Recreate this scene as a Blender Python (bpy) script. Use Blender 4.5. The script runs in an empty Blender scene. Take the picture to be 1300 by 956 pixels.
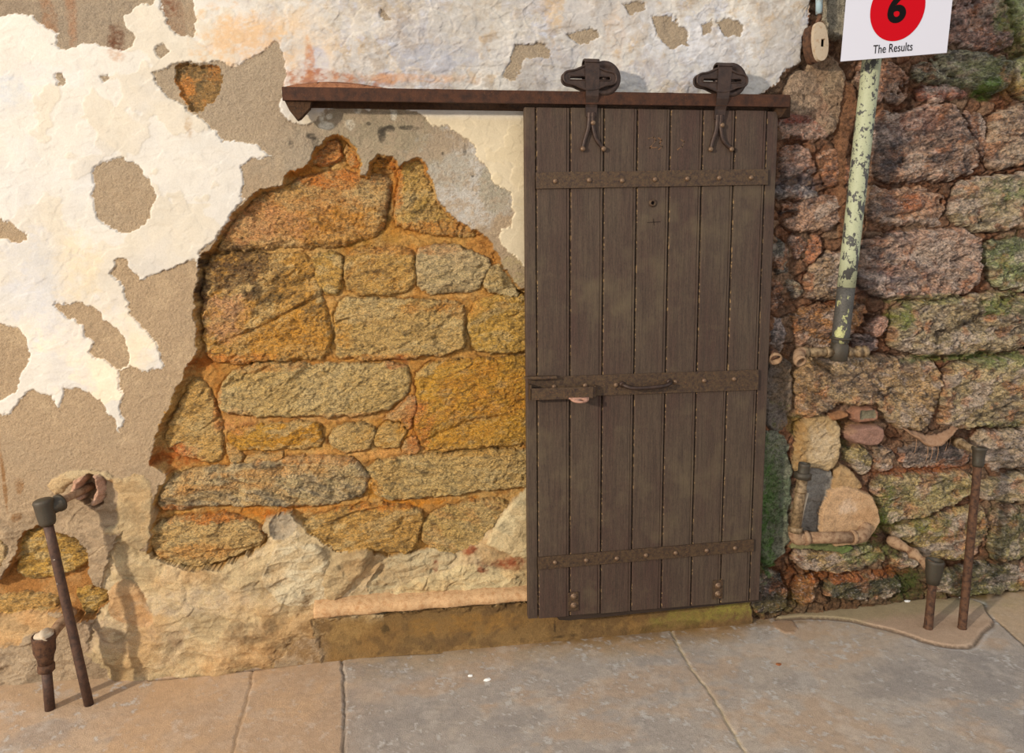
import bpy, bmesh, math, random
import numpy as np
from mathutils import Vector, Matrix
random.seed(7)
RNG = np.random.RandomState(11)
SC = bpy.context.scene
COL = SC.collection
# ------------------------------------------------------------------ camera
YAW, PIT, ROL, FPX = .1404, .1368, -.0099, 912.6
CAM = np.array([-.4622, -2.6834, 1.6067])
cy, sy = math.cos(YAW), math.sin(YAW)
FW = np.array([sy*math.cos(PIT), cy*math.cos(PIT), -math.sin(PIT)])
_r = np.array([cy, -sy, 0.]); _u = np.cross(_r, FW)
c_, s_ = math.cos(ROL), math.sin(ROL)
RT = c_*_r + s_*_u; UP = -s_*_r + c_*_u
def ray(px, py):
    return FW*FPX + RT*(px-650) - UP*(py-433)
def P(px, py, D=0.):                      # measured spot on the plane D metres in front of the wall
    d = ray(px, py); return Vector(CAM + d*((-D-CAM[1])/d[1]))
def G(px, py, z=0.):
    d = ray(px, py); return Vector(CAM + d*((z-CAM[2])/d[2]))
def X_(px, py, x):
    d = ray(px, py); return Vector(CAM + d*((x-CAM[0])/d[0]))
cam = bpy.data.cameras.new('camera'); co = bpy.data.objects.new('camera', cam); COL.objects.link(co)
M = Matrix((tuple(RT), tuple(UP), tuple(-FW))).transposed().to_4x4(); M.translation = Vector(CAM)
co.matrix_world = M
cam.sensor_fit = 'HORIZONTAL'; cam.sensor_width = 36; cam.lens = 36*FPX/1300
cam.shift_x = 0; cam.shift_y = -45/1300; cam.clip_start = .05
SC.camera = co
# ------------------------------------------------------------------ helpers
def lin(c):
    c = np.asarray(c, float)/255
    return np.where(c <= .04045, c/12.92, ((c+.055)/1.055)**2.4)
def L4(c): return tuple(lin(c)) + (1.,)
def tag(o, label=None, cat=None, group=None, kind=None):
    for k, v in (('label', label), ('category', cat), ('group', group), ('kind', kind)):
        if v: o[k] = v
    return o
def empty(name, loc):
    o = bpy.data.objects.new(name, None); COL.objects.link(o); o.location = loc; o.empty_display_size = .05
    return o
def link(name, bm, mat, parent=None, smooth=True):
    me = bpy.data.meshes.new(name); bm.normal_update(); bm.to_mesh(me); bm.free()
    me.materials.append(mat)
    o = bpy.data.objects.new(name, me); COL.objects.link(o)
    if smooth:
        for p in me.polygons: p.use_smooth = True
    if parent:
        o.parent = parent
        o.matrix_parent_inverse = Matrix.Translation(-parent.location) if parent.parent is None else Matrix()
        if parent.parent is not None:
            o.matrix_parent_inverse = (Matrix.Translation(-parent.parent.location) @ Matrix()) if False else Matrix()
    return o
def frame(d):
    d = Vector(d).normalized()
    a = Vector((0, 0, 1)) if abs(d.z) < .9 else Vector((1, 0, 0))
    u = d.cross(a).normalized(); v = d.cross(u).normalized()
    return d, u, v
def lathe(bm, p0, axis, prof, seg=20, wob=0.):
    """rings along an axis; prof = [(distance, radius)...]"""
    d, u, v = frame(axis); p0 = Vector(p0); prev = None
    for k, (t, r) in enumerate(prof):
        if r <= 1e-6:
            ring = [bm.verts.new(p0+d*t)]
        else:
            ring = []
            for i in range(seg):
                a = 2*math.pi*i/seg; rr = r*(1+wob*random.uniform(-1, 1))
                ring.append(bm.verts.new(p0+d*t+(u*math.cos(a)+v*math.sin(a))*rr))
        if prev:
            n = seg
            for i in range(n):
                j = (i+1) % n
                if len(prev) == 1 and len(ring) > 1: bm.faces.new((prev[0], ring[i], ring[j]))
                elif len(ring) == 1 and len(prev) > 1: bm.faces.new((prev[j], prev[i], ring[0]))
                elif len(prev) > 1: bm.faces.new((prev[i], ring[i], ring[j], prev[j]))
        prev = ring
    bmesh.ops.recalc_face_normals(bm, faces=bm.faces)
def tube(bm, pts, rad, seg=14, wob=0., cap=True):
    pts = [Vector(p) for p in pts]; n = len(pts)
    if not hasattr(rad, '__len__'): rad = [rad]*n
    t0 = (pts[1]-pts[0]).normalized(); _, u, v = frame(t0); prev = None; first = None
    for k in range(n):
        t = ((pts[k]-pts[k-1]).normalized() if k else t0) + ((pts[k+1]-pts[k]).normalized() if k < n-1 else (pts[k]-pts[k-1]).normalized())
        t.normalize(); u = (u-t*u.dot(t)).normalized(); v = t.cross(u)
        ring = [bm.verts.new(pts[k]+(u*math.cos(2*math.pi*i/seg)+v*math.sin(2*math.pi*i/seg))*rad[k]*(1+wob*random.uniform(-1, 1))) for i in range(seg)]
        if prev:
            for i in range(seg):
                j = (i+1) % seg; bm.faces.new((prev[i], prev[j], ring[j], ring[i]))
        else: first = ring
        prev = ring
    if cap:
        bm.faces.new(list(reversed(first))); bm.faces.new(prev)
    bmesh.ops.recalc_face_normals(bm, faces=bm.faces)
def spl(pts, n=8):
    pts = [Vector(p) for p in pts]; out = []
    for i in range(len(pts)-1):
        a = pts[max(i-1, 0)]; b = pts[i]; c = pts[i+1]; d = pts[min(i+2, len(pts)-1)]
        for k in range(n):
            t = k/n
            out.append(.5*((2*b)+(-a+c)*t+(2*a-5*b+4*c-d)*t*t+(-a+3*b-3*c+d)*t**3))
    out.append(pts[-1]); return out
def box(bm, c, sx, sy_, sz, R=None, bev=.0015):
    r = bmesh.ops.create_cube(bm, size=1); vs = r['verts']
    for v in vs: v.co = Vector((v.co.x*sx, v.co.y*sy_, v.co.z*sz))
    if R is not None: bmesh.ops.rotate(bm, verts=vs, matrix=R, cent=(0, 0, 0))
    for v in vs: v.co += Vector(c)
    if bev:
        es = list({e for v in vs for e in v.link_edges})
        bmesh.ops.bevel(bm, geom=es, offset=bev, segments=2, affect='EDGES', profile=.6)
def plate(bm, outline, y0, y1, holes=()):
    """outline (x,z) extruded between y0 (front) and y1 (back) with optional holes"""
    fr = []
    def ringv(pl, y): return [bm.verts.new((x, y, z)) for x, z in pl]
    loops = [outline]+list(holes)
    for y in (y0, y1):
        es = []; rs = []
        for lp in loops:
            vs = ringv(lp, y); rs.append(vs)
            for i in range(len(vs)): es.append(bm.edges.new((vs[i], vs[(i+1) % len(vs)])))
        bmesh.ops.triangle_fill(bm, use_beauty=True, use_dissolve=False, edges=es)
        fr.append(rs)
    for a, b in zip(fr[0], fr[1]):
        n = len(a)
        for i in range(n):
            j = (i+1) % n; bm.faces.new((a[i], a[j], b[j], b[i]))
    bmesh.ops.recalc_face_normals(bm, faces=bm.faces)
def rivet(bm, p, r, h=None, axis=(0, -1, 0)):
    h = h or r*.75
    lathe(bm, Vector(p)-Vector(axis).normalized()*.002, axis, [(0, 0), (0, r), (h*.35, r*.98), (h*.7, r*.78), (h*.92, r*.42), (h, 0)], 12, .03)
# ------------------------------------------------------------------ materials
def mat(name, base, rough=.9, metal=0., noise=None, bump=None, attr=None, spec=.3):
    """noise = list of (scale, stretch(3), colour, lo, hi) layers mixed by thresholded noise"""
    m = bpy.data.materials.new(name); m.use_nodes = True; nt = m.node_tree; N = nt.nodes; Lk = nt.links
    b = N['Principled BSDF']; b.inputs['Roughness'].default_value = rough; b.inputs['Metallic'].default_value = metal
    b.inputs['Specular IOR Level'].default_value = spec
    tc = N.new('ShaderNodeNewGeometry')
    if attr:
        a = N.new('ShaderNodeAttribute'); a.attribute_name = attr; cur = a.outputs['Color']
    else:
        a = N.new('ShaderNodeRGB'); a.outputs[0].default_value = L4(base); cur = a.outputs[0]
    for (sc, st, colr, lo, hi) in (noise or []):
        mp = N.new('ShaderNodeMapping'); mp.inputs['Scale'].default_value = st; Lk.new(tc.outputs['Position'], mp.inputs[0])
        n = N.new('ShaderNodeTexNoise'); n.inputs['Scale'].default_value = sc; n.inputs['Detail'].default_value = 6; n.inputs['Roughness'].default_value = .65
        Lk.new(mp.outputs[0], n.inputs['Vector'])
        r = N.new('ShaderNodeMapRange'); r.inputs[1].default_value = lo; r.inputs[2].default_value = hi; Lk.new(n.outputs['Fac'], r.inputs[0])
        mx = N.new('ShaderNodeMix'); mx.data_type = 'RGBA'
        Lk.new(r.outputs[0], mx.inputs['Factor']); Lk.new(cur, mx.inputs['A'])
        if isinstance(colr, (int, float)):
            mx.blend_type = 'MULTIPLY'; mx.inputs['B'].default_value = (colr, colr, colr, 1)
        else: mx.inputs['B'].default_value = L4(colr)
        cur = mx.outputs['Result']
    Lk.new(cur, b.inputs['Base Color'])
    prev = None
    for (sc, st, dist) in (bump or []):
        mp = N.new('ShaderNodeMapping'); mp.inputs['Scale'].default_value = st; Lk.new(tc.outputs['Position'], mp.inputs[0])
        n = N.new('ShaderNodeTexNoise'); n.inputs['Scale'].default_value = sc; n.inputs['Detail'].default_value = 7; n.inputs['Roughness'].default_value = .7
        Lk.new(mp.outputs[0], n.inputs['Vector'])
        bp = N.new('ShaderNodeBump'); bp.inputs['Distance'].default_value = dist; bp.inputs['Strength'].default_value = 1
        Lk.new(n.outputs['Fac'], bp.inputs['Height'])
        if prev: Lk.new(prev, bp.inputs['Normal'])
        prev = bp.outputs[0]
    if prev: Lk.new(prev, b.inputs['Normal'])
    return m
I3 = (1, 1, 1)
M_lime = mat('limewash', 0, .85, attr='Col', noise=[(9, I3, .93, .45, .6), (160, I3, .93, .45, .65)], bump=[(220, I3, .0012)])
M_rend = mat('render_coat', 0, .95, attr='Col', noise=[(300, I3, .72, .42, .62), (60, I3, .88, .4, .7)], bump=[(260, I3, .006), (60, I3, .006)])
M_stone = mat('golden_stone', 0, .75, attr='Col', noise=[(45, (1, 1, 2.2), .55, .47, .62), (160, (1, 1, 2), .5, .48, .60), (130, (1, 1, 2), (255, 236, 190), .56, .95)], bump=[(60, (1, 1, 2), .022), (200, (1, 1, 1.6), .010)], spec=.45)
M_mort = mat('ochre_mortar', 0, .95, attr='Col', noise=[(60, I3, .75, .45, .62), (180, I3, .7, .46, .62)], bump=[(80, I3, .014), (220, I3, .006)])
M_rub = mat('rubble_stone', 0, .75, attr='Col', noise=[(34, (1, 1, 1.6), .5, .48, .62), (120, (1, 1, 1.5), .45, .48, .60), (80, (1, 1, 2), (232, 222, 212), .55, .85)], bump=[(45, (1, 1, 1.6), .030), (170, I3, .012)], spec=.5)
M_rubm = mat('dirty_mortar', 0, .95, attr='Col', noise=[(60, I3, .5, .46, .6), (200, I3, .6, .46, .6), (100, I3, (200, 180, 160), .60, .95)], bump=[(60, I3, .022), (200, I3, .010)])
M_floor = mat('worn_concrete', 0, .8, attr='Col', noise=[(260, I3, .78, .42, .62), (40, I3, .88, .4, .65)], bump=[(240, I3, .0025)], spec=.3)
M_plaq = mat('smooth_cement', 0, .9, attr='Col', noise=[(50, I3, .75, .46, .64), (180, I3, .75, .46, .62)], bump=[(50, I3, .008), (190, I3, .005)])
M_wood = mat('weathered_wood', (82, 66, 51), .75, noise=[(2.2, (3, 3, .8), (72, 50, 40), .4, .65), (11, (10, 10, .5), (58, 44, 34), .42, .75), (60, (5, 5, .6), .70, .45, .7), (240, (1, 1, .5), .75, .45, .65), (4, I3, (94, 80, 58), .52, .8)],
             bump=[(45, (9, 9, .3), .0022)], spec=.35)
_nt = M_wood.node_tree; _N = _nt.nodes; _L = _nt.links; _b = _N['Principled BSDF']
_g = _N.new('ShaderNodeNewGeometry'); _sx = _N.new('ShaderNodeSeparateXYZ'); _L.new(_g.outputs['Position'], _sx.inputs[0])
def _m(op, a, b=0.):
    n = _N.new('ShaderNodeMath'); n.operation = op
    for i, v in enumerate((a, b)):
        if isinstance(v, (int, float)): n.inputs[i].default_value = v
        else: _L.new(v, n.inputs[i])
    return n.outputs[0]
_d = _m('MULTIPLY', _m('PINGPONG', _m('ADD', _sx.outputs[0], 1.25), .0625), 1.)     # distance from the nearest seam
_n = _N.new('ShaderNodeTexNoise'); _n.inputs['Scale'].default_value = 75; _n.inputs['Detail'].default_value = 4
_k = _m('MULTIPLY', _m('LESS_THAN', _d, .0042), _m('GREATER_THAN', _n.outputs['Fac'], .58)); _L.new(_g.outputs['Position'], _n.inputs['Vector'])
_x = _N.new('ShaderNodeMix'); _x.data_type = 'RGBA'; _x.inputs['B'].default_value = L4((140, 112, 76)); _L.new(_b.inputs['Base Color'].links[0].from_socket, _x.inputs['A']); _L.new(_m('MULTIPLY', _k, .8), _x.inputs['Factor']); _L.new(_x.outputs['Result'], _b.inputs['Base Color'])
M_woodd = mat('dark_wood', (52, 38, 27), .8, noise=[(30, (.4, 5, 5), (34, 25, 18), .4, .7)], bump=[(60, (.4, 5, 5), .002)])
M_iron = mat('rusty_iron', (82, 62, 40), .6, .35, noise=[(70, I3, (52, 36, 27), .4, .65), (160, I3, (128, 88, 52), .56, .8)], bump=[(200, I3, .0018)], spec=.5)
M_irond = mat('wrought_iron', (66, 48, 38), .5, .45, noise=[(60, I3, (44, 32, 26), .4, .65), (120, I3, (92, 60, 38), .6, .8)], bump=[(220, I3, .001)], spec=.5)
M_rail = mat('rust_rail', (74, 44, 27), .75, .2, noise=[(30, (1, 1, 1), (48, 30, 21), .4, .65), (180, I3, (120, 76, 44), .60, .85), (14, (3, 3, .3), (112, 80, 52), .66, .72)], bump=[(160, I3, .002)])
M_rivet = mat('worn_rivet', (116, 92, 68), .5, .35, noise=[(150, I3, (90, 62, 44), .4, .7)], bump=[(300, I3, .0008)], spec=.5)
M_pole = mat('chipped_paint', (164, 166, 134), .55, noise=[(30, (1, 1, .7), (72, 70, 66), .545, .56), (70, I3, (82, 80, 74), .60, .62), (150, I3, .85, .5, .7)], bump=[(24, (1, 1, .8), .002)])
M_polel = mat('bare_pipe', (84, 80, 74), .6, .2, noise=[(26, (1, 1, .7), (178, 176, 122), .60, .62), (140, I3, .6, .45, .65)], bump=[(120, I3, .001)])
M_dusty = mat('dusty_pipe', (158, 128, 98), .8, .1, noise=[(50, I3, (116, 84, 60), .45, .65), (180, I3, (90, 66, 50), .58, .75)], bump=[(160, I3, .002)])
M_brass = mat('weathered_brass', (142, 118, 86), .6, .3, noise=[(60, I3, (92, 72, 48), .42, .6), (150, I3, (176, 150, 116), .58, .8)], bump=[(160, I3, .0015)], spec=.5)
M_dkm = mat('blackened_fitting', (66, 58, 46), .55, .3, noise=[(80, I3, (60, 68, 54), .55, .8), (140, I3, (96, 70, 50), .58, .8)], bump=[(160, I3, .0015)], spec=.5)
M_drust = mat('dark_rusty_pipe', (84, 58, 44), .65, .25, noise=[(60, I3, (56, 40, 32), .42, .65), (30, I3, (196, 180, 160), .66, .70)], bump=[(160, I3, .0015)], spec=.5)
M_rustp = mat('orange_rusty_pipe', (96, 66, 46), .75, .15, noise=[(60, I3, (58, 40, 30), .42, .62), (160, I3, (160, 112, 66), .62, .9)], bump=[(140, I3, .0022)])
M_cream = mat('cream_paint', (182, 164, 140), .8, noise=[(60, I3, (150, 110, 70), .55, .75)], bump=[(120, I3, .002)])
M_pink = mat('pinkish_cement', (196, 160, 134), .9, noise=[(60, I3, (160, 116, 88), .45, .65), (200, I3, .7, .46, .62)], bump=[(80, I3, .010)])
M_blue = mat('pale_blue_pipe', (150, 170, 176), .6, noise=[(60, I3, (120, 110, 96), .5, .7)], bump=[(120, I3, .001)])
M_sign = mat('white_board', (180, 179, 188), .45, spec=.4)
M_red = mat('red_print', (166, 0, 16), .6, spec=.08)
M_ink = mat('black_print', (10, 8, 8), .7, spec=.08)
M_web = mat('dusty_web', (158, 124, 96), 1., noise=[(90, I3, (140, 104, 76), .4, .7)], bump=[(120, I3, .004)])
M_brickp = mat('red_brick', (172, 84, 50), .9, noise=[(60, I3, (120, 60, 40), .45, .65)], bump=[(160, I3, .004)])
M_sill = mat('sill_plaster', (205, 165, 120), .9, noise=[(50, I3, (176, 130, 86), .45, .7), (220, I3, .8, .45, .65)], bump=[(160, I3, .005)])
M_dark = mat('dark_brown', (70, 46, 26), .9, noise=[(60, I3, (40, 26, 16), .45, .7)], bump=[(120, I3, .006)])  # dark brown of the brackets, also shade coloured in under rail and sill
M_chip = mat('paint_chip', (235, 232, 226), .8)
M_leaf = mat('dry_leaf', (150, 92, 54), .8, noise=[(90, I3, (110, 66, 40), .45, .7)])
# ------------------------------------------------------------------ numpy noise
def nz(X, Z, f, seed):
    g = np.random.RandomState(seed).uniform(-1, 1, (128, 128)).astype(np.float32)
    x = X*f + 37.3; z = Z*f + 21.7
    xi = np.floor(x).astype(np.int32); zi = np.floor(z).astype(np.int32)
    fx = (x-xi).astype(np.float32); fz = (z-zi).astype(np.float32)
    fx = fx*fx*(3-2*fx); fz = fz*fz*(3-2*fz)
    x0 = xi & 127; x1 = (xi+1) & 127; z0 = zi & 127; z1 = (zi+1) & 127
    a = g[x0, z0]; b = g[x1, z0]; c = g[x0, z1]; d = g[x1, z1]
    return a+(b-a)*fx+(c-a+(a-b-c+d)*fx)*fz
def fbm(X, Z, f, o, seed, gain=.5):
    s = 0; a = 1; t = 0
    for k in range(o):
        ca, sa = math.cos(k*.9+seed), math.sin(k*.9+seed)
        s = s+a*nz(X*ca+Z*sa, -X*sa+Z*ca, f, seed*7+k); t += a; a *= gain; f *= 2.03
    return s/t
def ridg(X, Z, f, o, seed):
    s = 0; a = 1; t = 0
    for k in range(o):
        s = s+a*(1-2*np.abs(nz(X, Z, f, seed*5+k))); t += a; a *= .5; f *= 2.1
    return s/t
def worley(X, Z, f, seed):
    jx, jz = np.random.RandomState(seed).uniform(0.1, .9, (2, 128, 128)).astype(np.float32)
    x = X*f+50; z = Z*f+50; xi = np.floor(x).astype(np.int32); zi = np.floor(z).astype(np.int32)
    d1 = np.full(X.shape, 9., np.float32); d2 = d1.copy(); idx = np.zeros(X.shape, np.int32)
    for a in (-1, 0, 1):
        for b in (-1, 0, 1):
            cx = xi+a; cz = zi+b; u = cx & 127; v = cz & 127
            d = np.hypot(cx+jx[u, v]-x, cz+jz[u, v]-z)
            m = d < d1
            d2 = np.where(m, d1, np.minimum(d2, d)); idx = np.where(m, u*128+v, idx); d1 = np.where(m, d, d1)
    return d1, d2-d1, idx
def ss(a, b, x):
    t = np.clip((x-a)/(b-a), 0, 1); return t*t*(3-2*t)
def chaikin(p, n):
    p = np.asarray(p, float)
    for _ in range(n):
        q = np.roll(p, -1, 0); p = np.stack([p*.75+q*.25, p*.25+q*.75], 1).reshape(-1, 2)
    return p
def sdf(poly, X, Z):
    d2 = np.full(X.shape, 1e9, np.float32); ins = np.zeros(X.shape, bool)
    n = len(poly)
    for i in range(n):
        ax, az = poly[i]; bx, bz = poly[(i+1) % n]
        ex, ez = bx-ax, bz-az; wx = X-ax; wz = Z-az
        t = np.clip((wx*ex+wz*ez)/(ex*ex+ez*ez+1e-12), 0, 1)
        np.minimum(d2, (wx-ex*t)**2+(wz-ez*t)**2, out=d2)
        if az != bz:
            c = ((az > Z) != (bz > Z)) & (X < (bx-ax)*(Z-az)/(bz-az)+ax); ins ^= c
    d = np.sqrt(d2); return np.where(ins, d, -d)
# ------------------------------------------------------------------ wall grid
st = .0032
xs = np.concatenate([np.arange(-3.6, -2.2, .012), np.arange(-2.2, 2.5, st), np.arange(2.5, 4.2, .012)])
zs = np.concatenate([np.arange(-.04, 2.72, st), np.arange(2.72, 3.3, .012)])
X, Z = np.meshgrid(xs.astype(np.float32), zs.astype(np.float32), indexing='ij')
NX, NZ = X.shape
H = np.zeros((NX, NZ), np.float32); CL = np.ones((NX, NZ), np.int8); C = np.zeros((NX, NZ, 3), np.float32)
w1 = fbm(X, Z, 22, 4, 3, .6); w2 = fbm(X, Z, 22, 4, 4, .6)
w3 = fbm(X, Z, 75, 3, 13, .6); w4 = fbm(X, Z, 75, 3, 14, .6)
WX = X+.024*w1+.006*w3; WZ = Z+.024*w2+.006*w4            # ragged edges
def facets(f, seed, an=1.7):
    a, b, i = worley(X+.05*fbm(X, Z, 6, 3, seed+1)+.012*w1_, Z*an+.05*fbm(X, Z, 6, 3, seed+2)+.012*w2_, f, seed)
    return np.random.RandomState(seed).uniform(-1, 1, 128*128).astype(np.float32)[i]*ss(0, .12, b)
w1_, w2_ = w1, w2
FA1 = facets(9, 201); FA2 = facets(24, 202)
RG1 = ridg(X*.8+.02*w1, Z*1.5+.02*w2, 13, 4, 203); RG2 = ridg(X*.8, Z*1.5, 42, 2, 204)
SP1 = fbm(X*.7, Z*1.5, 34, 4, 205, .78); SP2 = fbm(X*.7+Z*.2, Z*1.3-X*.2, 100, 2, 206, .8)
big = fbm(X, Z, 1.3, 3, 5); med = fbm(X, Z, 7, 4, 6); fine = fbm(X, Z, 60, 3, 8, .6); med2 = fbm(X, Z, 16, 4, 9, .6); grit = nz(X, Z, 240, 10)
def W2(poly, D=0., rnd=0):
    p = np.array([[*P(a, b, D)][0:3:2] for a, b in poly]); return chaikin(p, rnd) if rnd else p
def region(poly, D=0., rnd=0, mg=.03, warp=1.):
    p = W2(poly, D, rnd)
    i0 = max(np.searchsorted(xs, p[:, 0].min()-mg)-1, 0); i1 = min(np.searchsorted(xs, p[:, 0].max()+mg)+1, NX)
    k0 = max(np.searchsorted(zs, p[:, 1].min()-mg)-1, 0); k1 = min(np.searchsorted(zs, p[:, 1].max()+mg)+1, NZ)
    s = (slice(i0, i1), slice(k0, k1))
    if i1 <= i0 or k1 <= k0: return None, None
    return s, sdf(p, X[s]+(WX[s]-X[s])*warp, Z[s]+(WZ[s]-Z[s])*warp)
def mix(s, m, col, a=None):
    """blend colour into C on slice s by mask m"""
    c = lin(col).astype(np.float32); C[s] = C[s]*(1-m[..., None])+c*m[..., None]
def blob(px, py, rx, ry, col, k=1., thr=0., D=0., cls=None, soft=.5, f=1):
    """stain, moss or dirt patch with a broken outline"""
    c = P(px, py, D); a = P(px+rx, py, D); b = P(px, py+ry, D); RX = abs(a.x-c.x); RZ = abs(b.z-c.z)
    i0, i1 = np.searchsorted(xs, [c.x-1.6*RX, c.x+1.6*RX]); k0, k1 = np.searchsorted(zs, [c.z-1.6*RZ, c.z+1.6*RZ]); s = (slice(i0, i1), slice(k0, k1))
    if i1 <= i0 or k1 <= k0: return
    d = np.sqrt(((X[s]-c.x)/RX)**2+((Z[s]-c.z)/RZ)**2)
    m = ss(soft, -soft*.4, d-1+.75*med2[s]*f+.5*med[s]*f+.45*fine[s]*f+.35*SP2[s]*f+thr)*k
    m = m*np.clip(.75+.9*fl3[s]+.7*SP2[s], .25, 1.)
    if cls is not None: m = m*np.isin(CL[s], cls)
    mix(s, m.astype(np.float32), col)
# ---- class 1: brown undercoat everywhere
H += .004*big+.0025*med
C[:] = lin((184, 157, 124)); alls = (slice(None), slice(None))
mix(alls, ss(.0, .6, med)*.35, (172, 150, 122)); mix(alls, ss(.1, .6, med2)*.3, (214, 186, 148))
H += .0016*fine+.0010*grit
# upper undercoat is greyer
mix(alls, ss(1.5, 2.1, Z+.15*med)*.5, (168, 154, 134))
# ---- class 0: limewash
W0 = [(-400, -300), (1028, -300), (1028, 0), (1029, 20), (1020, 50), (1018, 75), (995, 95), (986, 108), (980, 125), (980, 420), (664, 420), (250, 400),
 (248, 332), (227, 335), (206, 346), (179, 357), (160, 330), (150, 329), (138, 347), (154, 362), (163, 396), (188, 427), (213, 467), (185, 474), (163, 465), (150, 468), (154, 500), (154, 537), (149, 551), (143, 531), (132, 528), (125, 506), (100, 493), (82, 489), (78, 512), (74, 518), (63, 500), (38, 496), (25, 512), (19, 528), (0, 526), (-400, 560)]
T39 = [(191, 91), (220, 82), (270, 81), (301, 85), (317, 75), (351, 53), (364, 75), (361, 100), (356, 115), (358, 140), (366, 156), (385, 159), (399, 155), (413, 139), (437, 133), (470, 137), (513, 137), (535, 144), (549, 158), (565, 160), (581, 169), (595, 182), (606, 201), (622, 223), (638, 239), (652, 258), (654, 270), (652, 281), (643, 287), (635, 289), (635, 304), (643, 317), (662, 333), (690, 350), (690, 440), (460, 420), (300, 345), (251, 326), (275, 300), (295, 273), (309, 250), (308, 235), (303, 213), (320, 204), (345, 201), (326, 179), (300, 180), (282, 182), (270, 166), (251, 151), (232, 132), (216, 122), (195, 104)]
TANS = [
 [(-400, 20), (0, 22), (41, 17), (50, 28), (75, 41), (67, 56), (78, 64), (103, 58), (125, 56), (157, 66), (166, 64), (171, 52), (163, 38), (157, 22), (169, 9), (201, 2), (207, 16), (220, 41), (232, 48), (245, 47), (249, 25), (248, -300), (-400, -300)],
 [(201, 56), (206, 55), (213, 64), (204, 72), (198, 64)],
 [(0, 276), (19, 285), (34, 298), (36, 303), (22, 311), (10, 302), (-60, 296), (-60, 270)],
 [(119, 213), (128, 208), (154, 199), (168, 202), (191, 229), (198, 251), (194, 276), (176, 291), (154, 296), (132, 285), (121, 267), (118, 235)],
 [(69, 384), (103, 383), (125, 393), (141, 412), (157, 427), (164, 462), (150, 467), (135, 465), (113, 449), (119, 434), (110, 424), (107, 409), (82, 405)],
 [(-80, 405), (0, 410), (19, 415), (36, 430), (38, 456), (28, 475), (22, 500), (0, 512), (-90, 520)],
 [(825, 22), (850, 20), (870, 38), (873, 55), (852, 62), (832, 46)], [(911, 28), (925, 24), (942, 33), (940, 47), (920, 47)], [(735, 38), (756, 38), (759, 49), (738, 53), (716, 45)], [(890, 30), (905, 28), (902, 40), (893, 46)],
 [(72, 96), (80, 92), (82, 104), (75, 106)], [(130, 96), (140, 94), (143, 102), (134, 105)], [(640, 98), (650, 58), (690, 55), (700, 75), (668, 72), (655, 100)], [(790, 8), (812, 2), (816, 10), (800, 20)], [(483, 12), (492, 18), (497, 27), (485, 24)], [(160, 545), (165, 548), (172, 562), (164, 566)]]
s, d = region(W0, mg=.02, warp=.8)
lay = np.full((NX, NZ), -1., np.float32); lay[s] = d
for t in [T39]+TANS:
    s, d = region(t, rnd=0, warp=.8); lay[s] = np.minimum(lay[s], -d)
white = lay > 0
m = white.astype(np.float32)
old = C.copy()
C[white] = lin((199, 192, 181))
# secondary flaked layers inside the limewash
fl = fbm(X, Z, 4.2, 5, 21, .55); fl2 = fbm(X, Z, 3.1, 5, 22, .6); fl3 = fbm(X, Z, 30, 4, 23, .6)
mix(alls, m*ss(.02, .06, fl-.20+.12*(Z < 1.75))*.5, (192, 178, 154))
mix(alls, m*ss(-.1, .5, fl2)*.35, (184, 182, 182))
topm = ss(1.98, 2.2, Z+.12*med+.06*med2)*ss(-1.05, -.6, X+.2*med)
mix(alls, m*topm*ss(-.35, .3, fl2+.3*med2)*.75, (170, 164, 158))
mix(alls, m*topm*ss(.1, .3, fl3+.3*fl)*.55, (176, 150, 116))
mix(alls, m*topm*ss(.12, .16, fl+.2*fl3)*.6, (172, 176, 190))
mix(alls, m*topm*ss(-.15, .35, SP1*.7+fl*.8)*.5, (150, 138, 122)); mix(alls, m*topm*ss(.15, .4, SP1+SP2*.5)*.35, (222, 214, 204)); mix(alls, m*topm*ss(.1, .4, med2+.4*SP1)*.35, (140, 116, 88))
H += m*topm*(.0025*FA1+.0015*RG1+.0012*FA2)
mix(alls, m*ss(-.6, .2, fl3)*.08, (200, 176, 140))
lowl = ss(1.45, 1.1, Z+.1*med)*ss(-.9, -1.3, X)
mix(alls, m*lowl*ss(.03, .08, fl)*.55, (206, 200, 196)); mix(alls, m*lowl*ss(.0, .05, fl2)*.55, (232, 208, 172))
und = ss(2.08, 2.04, Z)*ss(-.9, -.7, X)
mix(alls, m*und*.75, (200, 180, 142))
# thickness of the skim, with lifted flakes
H += m*(.0045*ss(0, .004, lay)+.0012*ss(.02, .06, fl-.2))-m*(.0014*fine+.0009*grit)
H += m*topm*.004*med2
CL[white] = 0
def skim(px, py, rx, ry, col, k=1., thr=0., **kw): blob(px, py, rx, ry, tuple(v*.90 for v in col), k*.9, thr, cls=[0], **kw)
skim(320, 55, 50, 40, (222, 176, 124), .8, .1); skim(350, 30, 40, 30, (216, 182, 140), .6, .2); skim(395, 55, 30, 40, (226, 196, 160), .5)
skim(560, 50, 60, 30, (176, 172, 172), .6, .2); skim(490, 8, 40, 16, (176, 156, 128), .8, .1); skim(560, 75, 40, 14, (166, 166, 174), .6); skim(680, 80, 40, 34, (178, 174, 176), .8, .1)
skim(660, 95, 22, 24, (150, 138, 122), .6, .1); skim(760, 30, 60, 30, (190, 182, 176), .7, .1); skim(840, 90, 60, 30, (180, 178, 184), .7, .15); skim(900, 60, 80, 40, (226, 224, 224), .7, .2)
skim(990, 60, 30, 60, (196, 188, 178), .7, .1); skim(700, 12, 14, 40, (214, 170, 100), .5, .3); skim(400, 85, 14, 20, (176, 176, 190), .7); skim(392, 75, 5, 20, (196, 130, 74), .8)
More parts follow.
